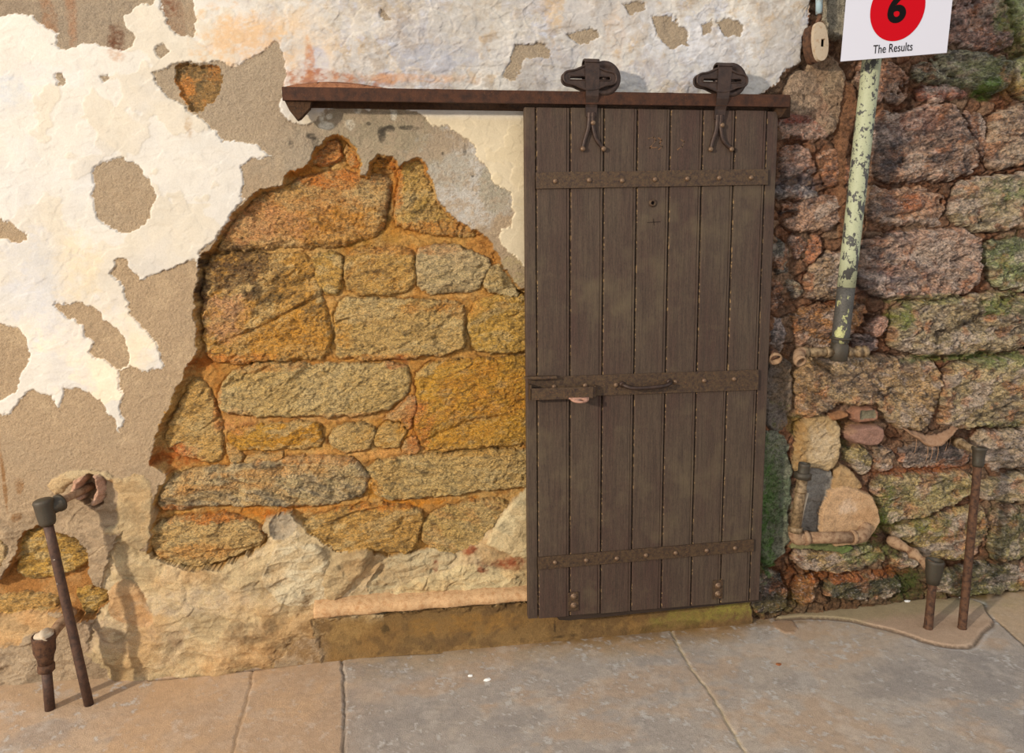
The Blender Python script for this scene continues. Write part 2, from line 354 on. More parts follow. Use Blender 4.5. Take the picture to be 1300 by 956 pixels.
skim(780, 60, 12, 40, (206, 170, 130), .4, .3); skim(610, 20, 60, 30, (188, 180, 168), .7, .1); skim(450, 25, 60, 20, (214, 204, 188), .7, .1)
skim(148, 70, 9, 9, (180, 130, 90), .6); skim(240, 158, 4, 11, (180, 146, 106), .6); skim(60, 95, 30, 12, (220, 212, 206), .6); skim(8, 120, 28, 20, (196, 200, 206), .6)
skim(45, 360, 40, 60, (204, 202, 204), .7, .1); skim(65, 340, 30, 30, (206, 200, 192), .7); skim(100, 340, 30, 40, (226, 206, 172), .7); skim(90, 450, 20, 40, (214, 206, 198), .7)
skim(175, 430, 30, 30, (232, 212, 180), .6); skim(420, 100, 62, 8, (168, 104, 64), .95, -.1); skim(520, 100, 90, 5, (206, 160, 120), .7, .1); skim(200, 640, 5, 5, (240, 235, 225), 1)
blob(25, 10, 60, 30, (150, 130, 108), .7, cls=[1]); blob(110, 30, 60, 30, (158, 140, 118), .7, cls=[1]); blob(215, 15, 12, 40, (132, 84, 56), .9, cls=[1]); blob(148, 52, 9, 16, (110, 66, 40), .9, -.2, cls=[1]); blob(235, 30, 14, 18, (176, 150, 120), .8, cls=[1])
blob(60, 12, 8, 40, (170, 116, 74), .5, cls=[1]); blob(90, 10, 6, 40, (176, 120, 80), .5, cls=[1])
# deeper brown stone showing inside the upper patch
s, d = region([(217, 88), (229, 83), (282, 83), (278, 112), (270, 135), (254, 149), (238, 132), (223, 110)], rnd=1)
k = (d > 0); H[s] = np.where(k, -.014*ss(0, .008, d)+.006*med2[s]+.003*fine[s], H[s]); CL[s][k] = 2
mk = k.astype(np.float32); mix(s, mk, (126, 100, 62)); mix(s, mk*ss(-.1, .4, med2[s]), (176, 120, 60)); mix(s, mk*ss(.1, .4, fl3[s])*.7, (92, 78, 50))
# undercoat around the opening (ridges)
H += (CL == 1)*(ss(1.5, 1.7, Z)*ss(-1., -.8, X))*(.006*ridg(WX, WZ, 9, 3, 31)*ss(.1, .6, fl+.3))
blob(590, 240, 50, 50, (206, 198, 186), .9, cls=[1]); blob(560, 215, 30, 20, (176, 164, 140), .6, cls=[1]); blob(470, 170, 60, 30, (160, 148, 120), .6, cls=[1]); blob(380, 200, 40, 30, (166, 152, 130), .5, cls=[1])
blob(630, 225, 14, 40, (160, 146, 110), .6, cls=[1]); blob(660, 340, 20, 20, (190, 170, 120), .6, cls=[1])
for q in ((408, 142, 3, 9), (415, 160, 7, 4), (445, 158, 5, 5), (454, 140, 4, 4), (418, 148, 3, 3), (500, 144, 3, 6)): blob(*q, (232, 222, 200), 1, -.2, cls=[1], f=.6)
for q in ((484, 172, 4, 9), (494, 163, 5, 3), (468, 157, 3, 2), (520, 162, 12, 2), (395, 173, 7, 4), (400, 182, 4, 9), (370, 182, 3, 6), (590, 190, 2, 6), (562, 195, 2, 3), (600, 222, 2, 3), (452, 140, 2, 2)): blob(*q, (70, 62, 52), .9, 0, cls=[1], f=.7)
# ------------------------------------------------------------------ opening with golden masonry
dmin = np.full((NX, NZ), 1., np.float32)
REC = [(247, 367), (250, 330), (266, 317), (281, 295), (295, 273), (311, 255), (329, 240), (358, 235), (363, 223), (387, 211), (394, 199), (402, 186), (415, 173), (431, 172), (446, 178), (453, 190), (460, 206), (458, 222), (467, 224), (468, 207), (478, 197), (498, 197), (505, 210), (515, 206), (528, 200), (541, 207), (546, 230), (556, 257), (578, 279), (604, 294), (617, 302), (629, 317), (636, 335), (648, 350), (660, 366), (700, 372), (720, 800), (390, 800), (200, 760), (186, 703), (193, 648), (203, 625), (211, 604), (186, 592), (190, 580), (203, 544), (219, 505), (236, 465), (250, 442), (245, 400)]
s, d = region(REC, warp=.7)
k = d > 0
mh = -.053+.008*med[s]+.005*med2[s]+.003*fine[s]+.003*FA2[s]
lipc = ss(.0, .012, d)
H[s] = np.where(k, np.minimum(H[s], H[s]*(1-lipc)+mh*lipc), H[s]); CL[s][k] = 3
mk = k.astype(np.float32)
mix(s, mk, (206, 154, 84)); mix(s, mk*ss(-.2, .3, med2[s])*.8, (212, 170, 110)); mix(s, mk*ss(0, .4, med[s])*.7, (190, 126, 54)); mix(s, mk*ss(.1, .4, SP1[s])*.5, (150, 92, 40))
reck = np.zeros((NX, NZ), bool); reck[s] = k
def stone(poly, D, col, c2, c3=None, hi=None, w=.02, ang=.15, amp=1., cls=2, rnd=1, seed=1, tx=0., tz=0., chip=1., k2=.8, warp=.45, lo=None, strata=0.):
    global H
    s, d = region(poly, D, rnd, warp=warp)
    if s is None: return
    x, z = X[s], Z[s]; ca, sa = math.cos(ang), math.sin(ang); u = (x*ca+z*sa); v = (-x*sa+z*ca)
    # irregular outline
    d = d+.004*nz(x, z, 38, seed+900)+.003*nz(x, z, 90, seed+901)+(.0085 if cls == 4 else .0035)
    t = np.clip(d/w, 0, 1); pr = np.sqrt(np.clip(1-(1-t)**2, 0, 1))
    p = W2(poly, D); cx, cz = p.mean(0)
    n = .55*fbm(u*.6, v*1.5, 9, 4, seed)+.45*fbm(u*.5, v*1.7, 30, 3, seed+40, .6)
    lo_ = (H[s].copy() if lo is None else lo)
    hi_ = -D if False else hi
    crack = np.clip(ridg(u*.35, v, 6, 3, seed+77)-.66, 0, .2)/.2
    hh = hi_+tx*(x-cx)+tz*(z-cz)+amp*(.011*n+.0035*fbm(u, v, 95, 2, seed+60, .6)+.0015*grit[s])-amp*chip*.014*crack+amp*((.0035 if cls == 2 else .0065)*FA1[s]+(.0018 if cls == 2 else .003)*FA2[s]+(.0035 if cls == 2 else .006)*(RG1[s]-.2)+.0016*RG2[s])
    if strata: hh = hh+strata*np.tanh(3*np.sin(v*2*math.pi*14+3*nz(u, v, 5, seed+5)))*.5
    hn = -.066+(hh+.066)*pr if cls == 2 else -.085+(hh+.085)*pr
    k = (d > 0) & (hn > H[s]-.004)
    H[s] = np.where(k, hn, H[s]); CL[s][k] = cls
    dmin[s] = np.minimum(dmin[s], np.maximum(-d, 0))
    mk = k.astype(np.float32)
    mix(s, mk, col); k3 = np.exp(((.75*SP1[s]+.5*SP2[s])*(1.35 if cls == 2 else 1.7)))
    q = fbm(u*.7, v*1.3, 9, 4, seed+11, .6); mix(s, mk*ss(-.05, .35, q)*k2, c2)
    q = fbm(u*.5, v*1.8, 20, 4, seed+12, .65); mix(s, mk*ss(.05, .4, q)*.75, c3 or c2)
    if cls == 4:
        q = fbm(u*.8, v*1.4, 11, 4, seed+31, .65); mix(s, mk*ss(.06, .34, q)*.65, (206, 188, 174)); mix(s, mk*ss(-.06, -.34, q)*.55, (84, 74, 74))
        q = fbm(u, v, 17, 3, seed+32, .6); mix(s, mk*ss(.12, .4, q)*.6, (150, 98, 62))
    else:
        q = fbm(u*.7, v*1.6, 15, 4, seed+31, .7); mix(s, mk*ss(.05, .35, q)*.45, (226, 206, 164)); mix(s, mk*ss(-.08, -.4, q)*.5, (104, 84, 48))
    C[s] = np.where(k[..., None], C[s]*k3[..., None], C[s])
    return s
R_ = [
 ([(272, 317), (300, 275), (318, 255), (340, 240), (365, 236), (385, 222), (430, 214), (465, 222), (492, 218), (499, 235), (492, 262), (487, 290), (465, 306), (430, 311), (400, 313), (340, 315), (290, 319)], (192, 156, 106), (204, 170, 124), (150, 116, 56), -.036, .030, -.2, 1.3),
 ([(392, 207), (402, 190), (412, 182), (424, 178), (432, 184), (436, 203), (415, 211)], (160, 110, 60), (186, 140, 90), (190, 110, 40), -.036, .012, .4, .9),
 ([(438, 183), (448, 186), (456, 200), (458, 214), (446, 210), (438, 200)], (190, 140, 76), (200, 160, 110), (200, 120, 40), -.045, .01, .9, .7),
 ([(472, 208), (480, 200), (497, 199), (502, 210), (486, 213), (474, 220)], (160, 110, 40), (180, 130, 50), (140, 90, 30), -.045, .01, 0, .7),
 ([(503, 215), (512, 208), (528, 202), (540, 208), (545, 230), (556, 257), (578, 280), (605, 297), (600, 302), (560, 298), (520, 292), (501, 284), (504, 250), (508, 230)], (178, 148, 92), (196, 170, 118), (130, 108, 50), -.036, .016, .9, 1.2),
 ([(258, 325), (300, 322), (360, 321), (395, 323), (403, 345), (412, 390), (421, 425), (419, 457), (370, 458), (325, 460), (290, 463), (262, 456), (256, 425), (256, 380)], (178, 136, 66), (206, 172, 116), (110, 84, 40), -.034, .022, .5, 1.3),
 ([(395, 320), (434, 319), (436, 344), (432, 374), (411, 375), (401, 354)], (186, 150, 82), (170, 130, 60), (120, 100, 50), -.040, .016, -.3, .9),
 ([(437, 319), (480, 314), (524, 313), (527, 335), (526, 368), (500, 375), (440, 374), (437, 345)], (192, 156, 92), (206, 170, 110), (150, 110, 50), -.036, .018, .5, 1.),
 ([(529, 318), (546, 312), (583, 313), (618, 324), (625, 338), (613, 359), (607, 370), (548, 374), (531, 366), (527, 340)], (166, 150, 122), (184, 168, 138), (140, 124, 90), -.036, .018, .3, .9),
 ([(624, 334), (636, 336), (652, 360), (660, 378), (640, 374), (612, 370)], (206, 192, 160), (150, 130, 90), (186, 160, 110), -.034, .01, .2, .7),
 ([(425, 385), (440, 378), (530, 380), (586, 383), (591, 400), (591, 438), (580, 449), (505, 455), (437, 457), (425, 450)], (190, 162, 110), (214, 190, 146), (130, 108, 60), -.032, .020, .3, 1.1),
 ([(597, 392), (612, 379), (650, 373), (690, 378), (690, 448), (600, 449), (594, 420)], (204, 166, 84), (216, 186, 118), (150, 120, 50), -.034, .018, .3, 1.),
 ([(278, 500), (285, 484), (298, 468), (330, 461), (420, 462), (515, 461), (523, 478), (516, 503), (491, 520), (464, 528), (380, 531), (292, 528), (279, 518)], (206, 180, 128), (220, 196, 150), (160, 136, 88), -.030, .020, .5, 1.1),
 ([(528, 468), (560, 459), (610, 456), (700, 452), (700, 565), (609, 568), (546, 574), (533, 562), (526, 544), (531, 505)], (206, 160, 58), (220, 176, 84), (170, 122, 40), -.034, .020, .2, 1.),
 ([(248, 477), (262, 490), (275, 518), (282, 552), (284, 582), (269, 590), (237, 583), (214, 568), (206, 558), (219, 531), (232, 503)], (204, 168, 106), (214, 186, 134), (164, 130, 70), -.040, .018, .6, .8),
 ([(295, 546), (332, 537), (405, 536), (411, 556), (402, 571), (347, 573), (295, 570), (287, 558)], (192, 142, 42), (206, 164, 70), (130, 96, 30), -.038, .016, .1, .9),
 ([(285, 562), (297, 566), (312, 578), (306, 590), (290, 589)], (224, 184, 124), (214, 168, 104), (200, 150, 90), -.042, .01, .1, .6),
 ([(314, 577), (358, 575), (354, 583), (311, 591)], (222, 182, 124), (214, 168, 104), (200, 150, 90), -.044, .008, .1, .5),
 ([(420, 548), (434, 539), (476, 539), (476, 557), (465, 574), (431, 575), (418, 567)], (200, 170, 116), (210, 182, 132), (160, 136, 90), -.036, .012, .3, .8),
 ([(481, 540), (510, 537), (516, 552), (505, 567), (474, 572)], (190, 160, 106), (206, 176, 120), (160, 130, 80), -.040, .010, .3, .7),
 ([(492, 528), (518, 502), (529, 505), (524, 541), (515, 546), (510, 533), (484, 536)], (206, 156, 100), (196, 140, 86), (180, 130, 80), -.040, .010, .6, .8),
 ([(507, 573), (522, 556), (530, 556), (536, 573), (515, 580)], (206, 156, 100), (196, 140, 86), (180, 130, 80), -.040, .010, .6, .8),
 ([(203, 628), (214, 607), (258, 595), (311, 588), (379, 581), (442, 580), (462, 592), (469, 615), (452, 635), (389, 646), (337, 643), (258, 641), (222, 650), (204, 644)], (150, 136, 114), (200, 166, 116), (112, 106, 98), -.026, .022, -.35, 1.3),
 ([(465, 590), (505, 581), (567, 575), (635, 571), (690, 573), (690, 620), (646, 619), (596, 626), (531, 634), (478, 635), (470, 610)], (196, 168, 116), (214, 188, 134), (136, 122, 92), -.028, .018, -.2, 1.1),
 ([(191, 664), (230, 656), (295, 653), (332, 668), (340, 682), (326, 696), (288, 710), (246, 722), (207, 711), (190, 690)], (186, 158, 112), (206, 178, 130), (146, 124, 86), -.028, .020, .2, 1.1),
 ([(376, 667), (411, 652), (472, 640), (534, 643), (538, 664), (526, 695), (507, 703), (465, 698), (430, 703), (411, 689), (384, 676)], (172, 138, 80), (190, 158, 98), (140, 112, 62), -.030, .018, .2, 1.),
 ([(541, 652), (603, 636), (650, 634), (645, 660), (620, 690), (584, 701), (534, 697)], (200, 172, 116), (214, 188, 140), (180, 140, 90), -.034, .012, -.5, 1.),
]
for i, (pl, a, b, c, hi, w, ang, amp) in enumerate(R_):
    stone(pl, -.040, a, b, c, hi, w*.8, ang, amp, 2, 1, 100+i*3, tx=random.uniform(-.03, .03), tz=random.uniform(-.04, .04), k2=.6)
H -= reck*(CL == 3)*.008*np.exp(-dmin/.006)
# colouring of single stones (iron stains, dark brown patches)
def rb(px, py, rx, ry, col, k=.8, thr=0., **kw): blob(px, py, rx, ry, col, k, thr, D=-.035, cls=[2, 3], **kw)
rb(300, 350, 44, 34, (74, 52, 28), .9, -.1); rb(285, 405, 26, 24, (206, 160, 124), .9); rb(345, 400, 18, 40, (90, 74, 40), .6, .1); rb(370, 350, 30, 20, (116, 88, 36), .7, .1); rb(258, 350, 8, 40, (70, 52, 38), .8)
rb(372, 430, 50, 26, (196, 142, 44), .8); rb(380, 275, 90, 26, (176, 112, 40), .6, .15); rb(445, 290, 60, 22, (150, 108, 34), .7, .1); rb(420, 225, 60, 10, (206, 130, 50), .9); rb(340, 285, 40, 20, (206, 156, 116), .6)
rb(490, 245, 10, 30, (84, 60, 34), .7); rb(503, 225, 7, 40, (196, 122, 44), .8); rb(560, 290, 60, 8, (216, 146, 62), .7); rb(520, 318, 60, 5, (206, 130, 50), .5); rb(590, 330, 30, 14, (206, 186, 156), .5, .1); rb(640, 350, 8, 16, (84, 70, 40), .9)
rb(580, 390, 50, 10, (206, 142, 60), .6); rb(470, 400, 40, 14, (120, 96, 60), .5, .1); rb(560, 545, 70, 20, (206, 150, 40), .6); rb(620, 500, 60, 30, (190, 130, 36), .6, .2); rb(250, 462, 26, 14, (176, 96, 30), .9); rb(215, 580, 30, 14, (176, 92, 30), .9)
rb(300, 540, 20, 14, (206, 140, 90), .6); rb(530, 545, 14, 30, (206, 120, 60), .6); rb(340, 652, 90, 6, (206, 128, 44), .9); rb(530, 640, 60, 6, (212, 136, 44), .9); rb(440, 580, 90, 6, (226, 164, 96), .8); rb(600, 572, 60, 5, (220, 176, 100), .7)
rb(330, 600, 70, 6, (216, 164, 100), .6, .1); rb(280, 618, 60, 5, (220, 166, 100), .6, .1); rb(480, 455, 80, 4, (216, 150, 70), .7); rb(505, 460, 12, 6, (150, 80, 30), .8); rb(345, 465, 60, 5, (210, 146, 70), .6); rb(275, 500, 5, 40, (196, 130, 60), .8)
rb(430, 530, 90, 5, (216, 160, 100), .7); rb(560, 616, 60, 14, (120, 112, 90), .5, .1); rb(250, 700, 50, 8, (216, 160, 90), .6, .1); rb(300, 455, 40, 5, (196, 130, 60), .7)
rb(222, 645, 20, 4, (180, 110, 40), .6); rb(340, 660, 8, 14, (206, 120, 40), .9); rb(500, 665, 40, 20, (150, 116, 60), .5); rb(200, 650, 10, 8, (190, 120, 50), .8); rb(475, 620, 8, 12, (216, 150, 50), .8)
# ------------------------------------------------------------------ bottom smears over the masonry
LOW = [(150, 660), (186, 700), (208, 716), (246, 725), (288, 716), (326, 700), (342, 684), (333, 668), (341, 655), (360, 651), (374, 654), (384, 676), (411, 690), (430, 705), (445, 700), (475, 708), (500, 712), (545, 699), (584, 702), (612, 690), (630, 665), (668, 624), (700, 620), (700, 792), (397, 792), (330, 860), (100, 880)]
s, d = region(LOW, -.02, 1)
k = d > 0
base = ss(.35, .05, Z[s]+.05*med[s])
tl = ss(0, .05, d)
hn = -.026+.024*ss(-.55, -1.05, X[s])+.012*base*ss(-.3, -.7, X[s])+.012*med[s]+.006*med2[s]+.0015*fine[s]+.012*ridg(X[s]*.7+Z[s]*.5, Z[s]*1.2, 6, 3, 41)*.6
hn = hn-.012*(1-tl)
hn = np.where(d > 0, np.maximum(hn, H[s]*(1-ss(0, .02, d))+hn*ss(0, .02, d)) if False else hn, H[s])
H[s] = hn; CL[s][k] = 6; mk = k.astype(np.float32)
mix(s, mk, (214, 186, 140)); mix(s, mk*ss(0, .35, med2[s])*.6, (226, 204, 166)); mix(s, mk*ss(-.05, .4, med[s])*.6, (198, 160, 108)); mix(s, mk*ss(.1, .35, fl3[s])*.4, (176, 146, 106))
def lb(px, py, rx, ry, col, k=.8, thr=0., **kw): blob(px, py, rx, ry, col, k, thr, D=-.02, cls=[6, 1, 7], **kw)
def smear(poly, hi, col, c2, w=.02, amp=.6, ang=.3, seed=300, tx=0, tz=0, cls=6, D=-.02, warp=.5, rnd=1, strata=0.):
    s, d = region(poly, D, rnd, warp=warp); x, z = X[s], Z[s]
    t = np.clip(d/w, 0, 1); pr = np.sqrt(np.clip(1-(1-t)**2, 0, 1)); p = W2(poly, D); cx, cz = p.mean(0)
    ca, sa = math.cos(ang), math.sin(ang); u = (x*ca+z*sa)*.6; v = (-x*sa+z*ca)*1.5
    hh = hi+tx*(x-cx)+tz*(z-cz)+amp*(.010*fbm(u, v, 9, 4, seed)+.003*fine[s]+.001*grit[s]+(.006*RG1[s]+.004*FA1[s]+.002*FA2[s])*(amp > .45)); d = d+.006*med2[s]*(amp > .45)
    if strata: hh = hh+strata*nz(u*.4, v, 30, seed+9)
    k = d > 0; hn = H[s]+(hh-H[s])*pr; H[s] = np.where(k, hn, H[s]); CL[s][k] = cls; mk = k.astype(np.float32)
    mix(s, mk, col); q = fbm(u, v, 12, 4, seed+2, .6); mix(s, mk*ss(-.05, .35, q)*.7, c2)
smear([(341, 657), (360, 652), (373, 656), (376, 672), (362, 684), (345, 682)], -.018, (196, 176, 146), (182, 162, 134), .02, seed=301)
smear([(330, 735), (345, 700), (370, 685), (405, 690), (420, 712), (418, 745), (400, 765), (375, 770), (350, 755)], -.004, (222, 202, 164), (206, 176, 130), .04, .8, seed=302)
smear([(415, 715), (440, 702), (462, 694), (475, 702), (470, 716), (452, 735), (440, 752), (420, 764), (408, 745)], .012, (196, 168, 124), (180, 150, 106), .022, .7, .9, 303)
smear([(462, 750), (480, 722), (500, 706), (545, 698), (584, 702), (566, 724), (520, 735), (480, 756)], -.030, (206, 184, 142), (190, 160, 116), .012, 1., .35, 304, strata=.008)
smear([(488, 757), (520, 738), (566, 724), (590, 716), (620, 718), (640, 726), (700, 722), (700, 765), (480, 770)], -.012, (226, 200, 150), (212, 180, 128), .02, .7, .1, 305)
smear([(616, 690), (640, 655), (668, 622), (700, 600), (700, 712), (650, 706), (622, 694)], -.018, (226, 204, 158), (214, 190, 140), .012, .3, .9, 306)
s4 = [(600, 672, 7, 9), (597, 700, 9, 5), (553, 719, 3, 6), (648, 716, 18, 8), (634, 645, 4, 5), (612, 720, 6, 6)]
for q in s4: lb(*q, (158, 84, 50), .9, 0, f=.8)
# left low stones seen through the coat
lbm = [(31, 673), (60, 664), (95, 680), (119, 697), (117, 736), (143, 749), (138, 762), (108, 793), (75, 770), (40, 786), (0, 790), (-60, 792), (-60, 740), (0, 736), (19, 712), (22, 690)]
s, d = region(lbm, -.02, 1, warp=.8); k = d > 0
H[s] = np.where(k, H[s]*(1-ss(0, .01, d))+(-.050+.006*med[s]+.004*med2[s])*ss(0, .01, d), H[s]); CL[s][k] = 3; mk = k.astype(np.float32); mix(s, mk, (182, 126, 70)); mix(s, mk*ss(0, .4, med2[s]), (200, 150, 96))
for i, (pl, a, b, c, hi) in enumerate([
 ([(24, 678), (60, 668), (92, 684), (118, 699), (116, 718), (78, 733), (22, 738), (18, 700)], (160, 130, 66), (178, 146, 84), (120, 96, 50), -.024),
 ([(-40, 762), (0, 758), (70, 757), (76, 774), (47, 784), (0, 788), (-40, 790)], (166, 132, 78), (186, 152, 96), (130, 104, 60), -.024),
 ([(90, 748), (138, 750), (136, 762), (110, 788), (98, 772)], (160, 128, 62), (178, 148, 84), (120, 96, 50), -.028),
 ([(-60, 650), (-10, 660), (14, 690), (14, 712), (-4, 724), (-60, 728)], (214, 190, 156), (196, 170, 134), (180, 150, 116), .004)]):
    stone(pl, -.02, a, b, c, hi, .016, .1, .9, 2, 1, 210+i*3)
# plastery ribs and hollows of the left foot of the wall
ll = ss(.75, .6, Z+.06*med)*ss(-.95, -1.05, X+.05*med)*np.isin(CL, [1, 6])
H += ll*(.020*fbm(X, Z, 5, 4, 51)+.010*np.abs(fbm(X, Z, 11, 3, 52))+.006*RG1+.004*FA1)
H += np.isin(CL, [0, 1])*.0008*FA2
H += (CL == 6)*(1-ll)*(.005*RG1+.003*FA1+.002*FA2)
smear([(60, 610), (100, 590), (150, 600), (180, 625), (176, 660), (150, 678), (128, 674), (160, 655), (162, 625), (140, 606), (100, 604), (75, 630)], .012, (206, 180, 138), (196, 168, 126), .03, .6, 0, 320)
smear([(150, 604), (190, 598), (200, 640), (186, 700), (160, 690), (150, 660)], .004, (202, 174, 130), (190, 162, 120), .03, .6, 0, 321)
smear([(140, 740), (170, 730), (190, 760), (200, 790), (165, 790), (138, 775)], .008, (212, 172, 124), (200, 156, 106), .02, .6, 0, 322)
smear([(-60, 780), (0, 778), (60, 772), (85, 790), (40, 800), (20, 820), (-60, 826)], .0, (214, 176, 126), (206, 160, 106), .02, .6, 0, 323)
lb(160, 800, 60, 20, (206, 178, 144), .5); lb(30, 850, 60, 30, (186, 164, 136), .7); lb(300, 830, 80, 16, (206, 166, 116), .6); lb(320, 800, 30, 14, (140, 112, 80), .6, .1); lb(250, 760, 60, 14, (206, 184, 156), .5); lb(400, 806, 34, 34, (142, 108, 66), .8, .1); lb(345, 812, 40, 26, (160, 124, 80), .6, .2)
lb(225, 806, 8, 14, (150, 122, 92), .6); lb(115, 800, 26, 20, (176, 150, 124), .6, .1)
for q in ((28, 615, 4, 9), (25, 655, 5, 4), (145, 608, 4, 3), (8, 600, 2, 40)): lb(*q, (150, 104, 56), .8, 0)
# ------------------------------------------------------------------ brown plinth under the sill and the door
s, d = region([(398, 784), (560, 772), (672, 764), (960, 752), (975, 770), (975, 900), (392, 900), (404, 830)], .0, 0, warp=1.2)
k = d > 0; H[s] = np.where(k, -.012*ss(0, .03, d)+.004*med[s]+.002*med2[s]+.012*ss(.06, 0., Z[s])+.0012*fine[s], H[s]); CL[s][k] = 7; mk = ss(0, .05, np.where(X[s] < -.6, d, d+.05)).astype(np.float32)*k
mix(s, mk, (142, 110, 66)); mix(s, mk*ss(-.1, .4, med[s])*.7, (150, 112, 62)); mix(s, mk*ss(.0, .3, med2[s])*.6, (112, 84, 52)); mix(s, mk*ss(.1, .4, fl3[s])*.5, (104, 80, 50))
def pb(*a, **k): blob(*a, cls=[7], **k)
pb(490, 803, 5, 8, (80, 62, 34), .8); pb(600, 795, 60, 10, (170, 124, 60), .6); pb(900, 782, 60, 8, (150, 140, 62), .6); pb(940, 772, 30, 6, (170, 160, 72), .6); pb(560, 830, 120, 6, (170, 134, 84), .8, .1); pb(705, 795, 1.5, 10, (70, 52, 32), .8); pb(718, 808, 14, 1.5, (80, 60, 36), .8)
pb(860, 796, 60, 4, (104, 80, 40), .7); pb(440, 800, 30, 14, (186, 148, 90), .6)
# ------------------------------------------------------------------ rubble masonry to the right of the door
RUB = [(955, 125), (986, 108), (995, 95), (1018, 75), (1020, 50), (1029, 20), (1028, -300), (2600, -300), (2600, 900), (955, 900)]
s, d = region(RUB, 0, 0, warp=.8)
k = d > 0; f1, f21, wi = worley(X[s]+.012*w1[s], Z[s]*1.35+.012*w2[s], 13, 61)
tone = np.random.RandomState(5).uniform(0, 1, 128*128).astype(np.float32)[wi]
far = ss(2.05, 2.2, X[s])                   # beyond the picture the wall goes on as plain rubble
mh = -.050+.014*med[s]+.012*ss(0, .25, f21)+.010*tone+.010*med2[s]+.004*fine[s]+.007*RG1[s]+.004*FA2[s]
g1, g21, gi = worley(X[s]+.03*med[s], Z[s]*1.9+.03*med2[s], 4.6, 62)
mh = mh*(1-far)+far*(-.07+.055*ss(0, .14, g21)+.012*med2[s]+.01*med[s])
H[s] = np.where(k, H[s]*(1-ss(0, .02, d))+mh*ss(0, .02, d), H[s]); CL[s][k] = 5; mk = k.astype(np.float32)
mix(s, mk, (136, 98, 72)); mix(s, mk*ss(.3, .7, tone)*.8, (156, 126, 100)); mix(s, mk*ss(-.1, .4, med[s])*.6, (142, 84, 50)); mix(s, mk*ss(0, .4, med2[s])*.5, (98, 82, 68))
mix(s, mk*far*ss(.0, .14, g21), (146, 122, 98))
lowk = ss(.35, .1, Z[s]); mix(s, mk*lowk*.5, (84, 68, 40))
dmin[:] = 1.
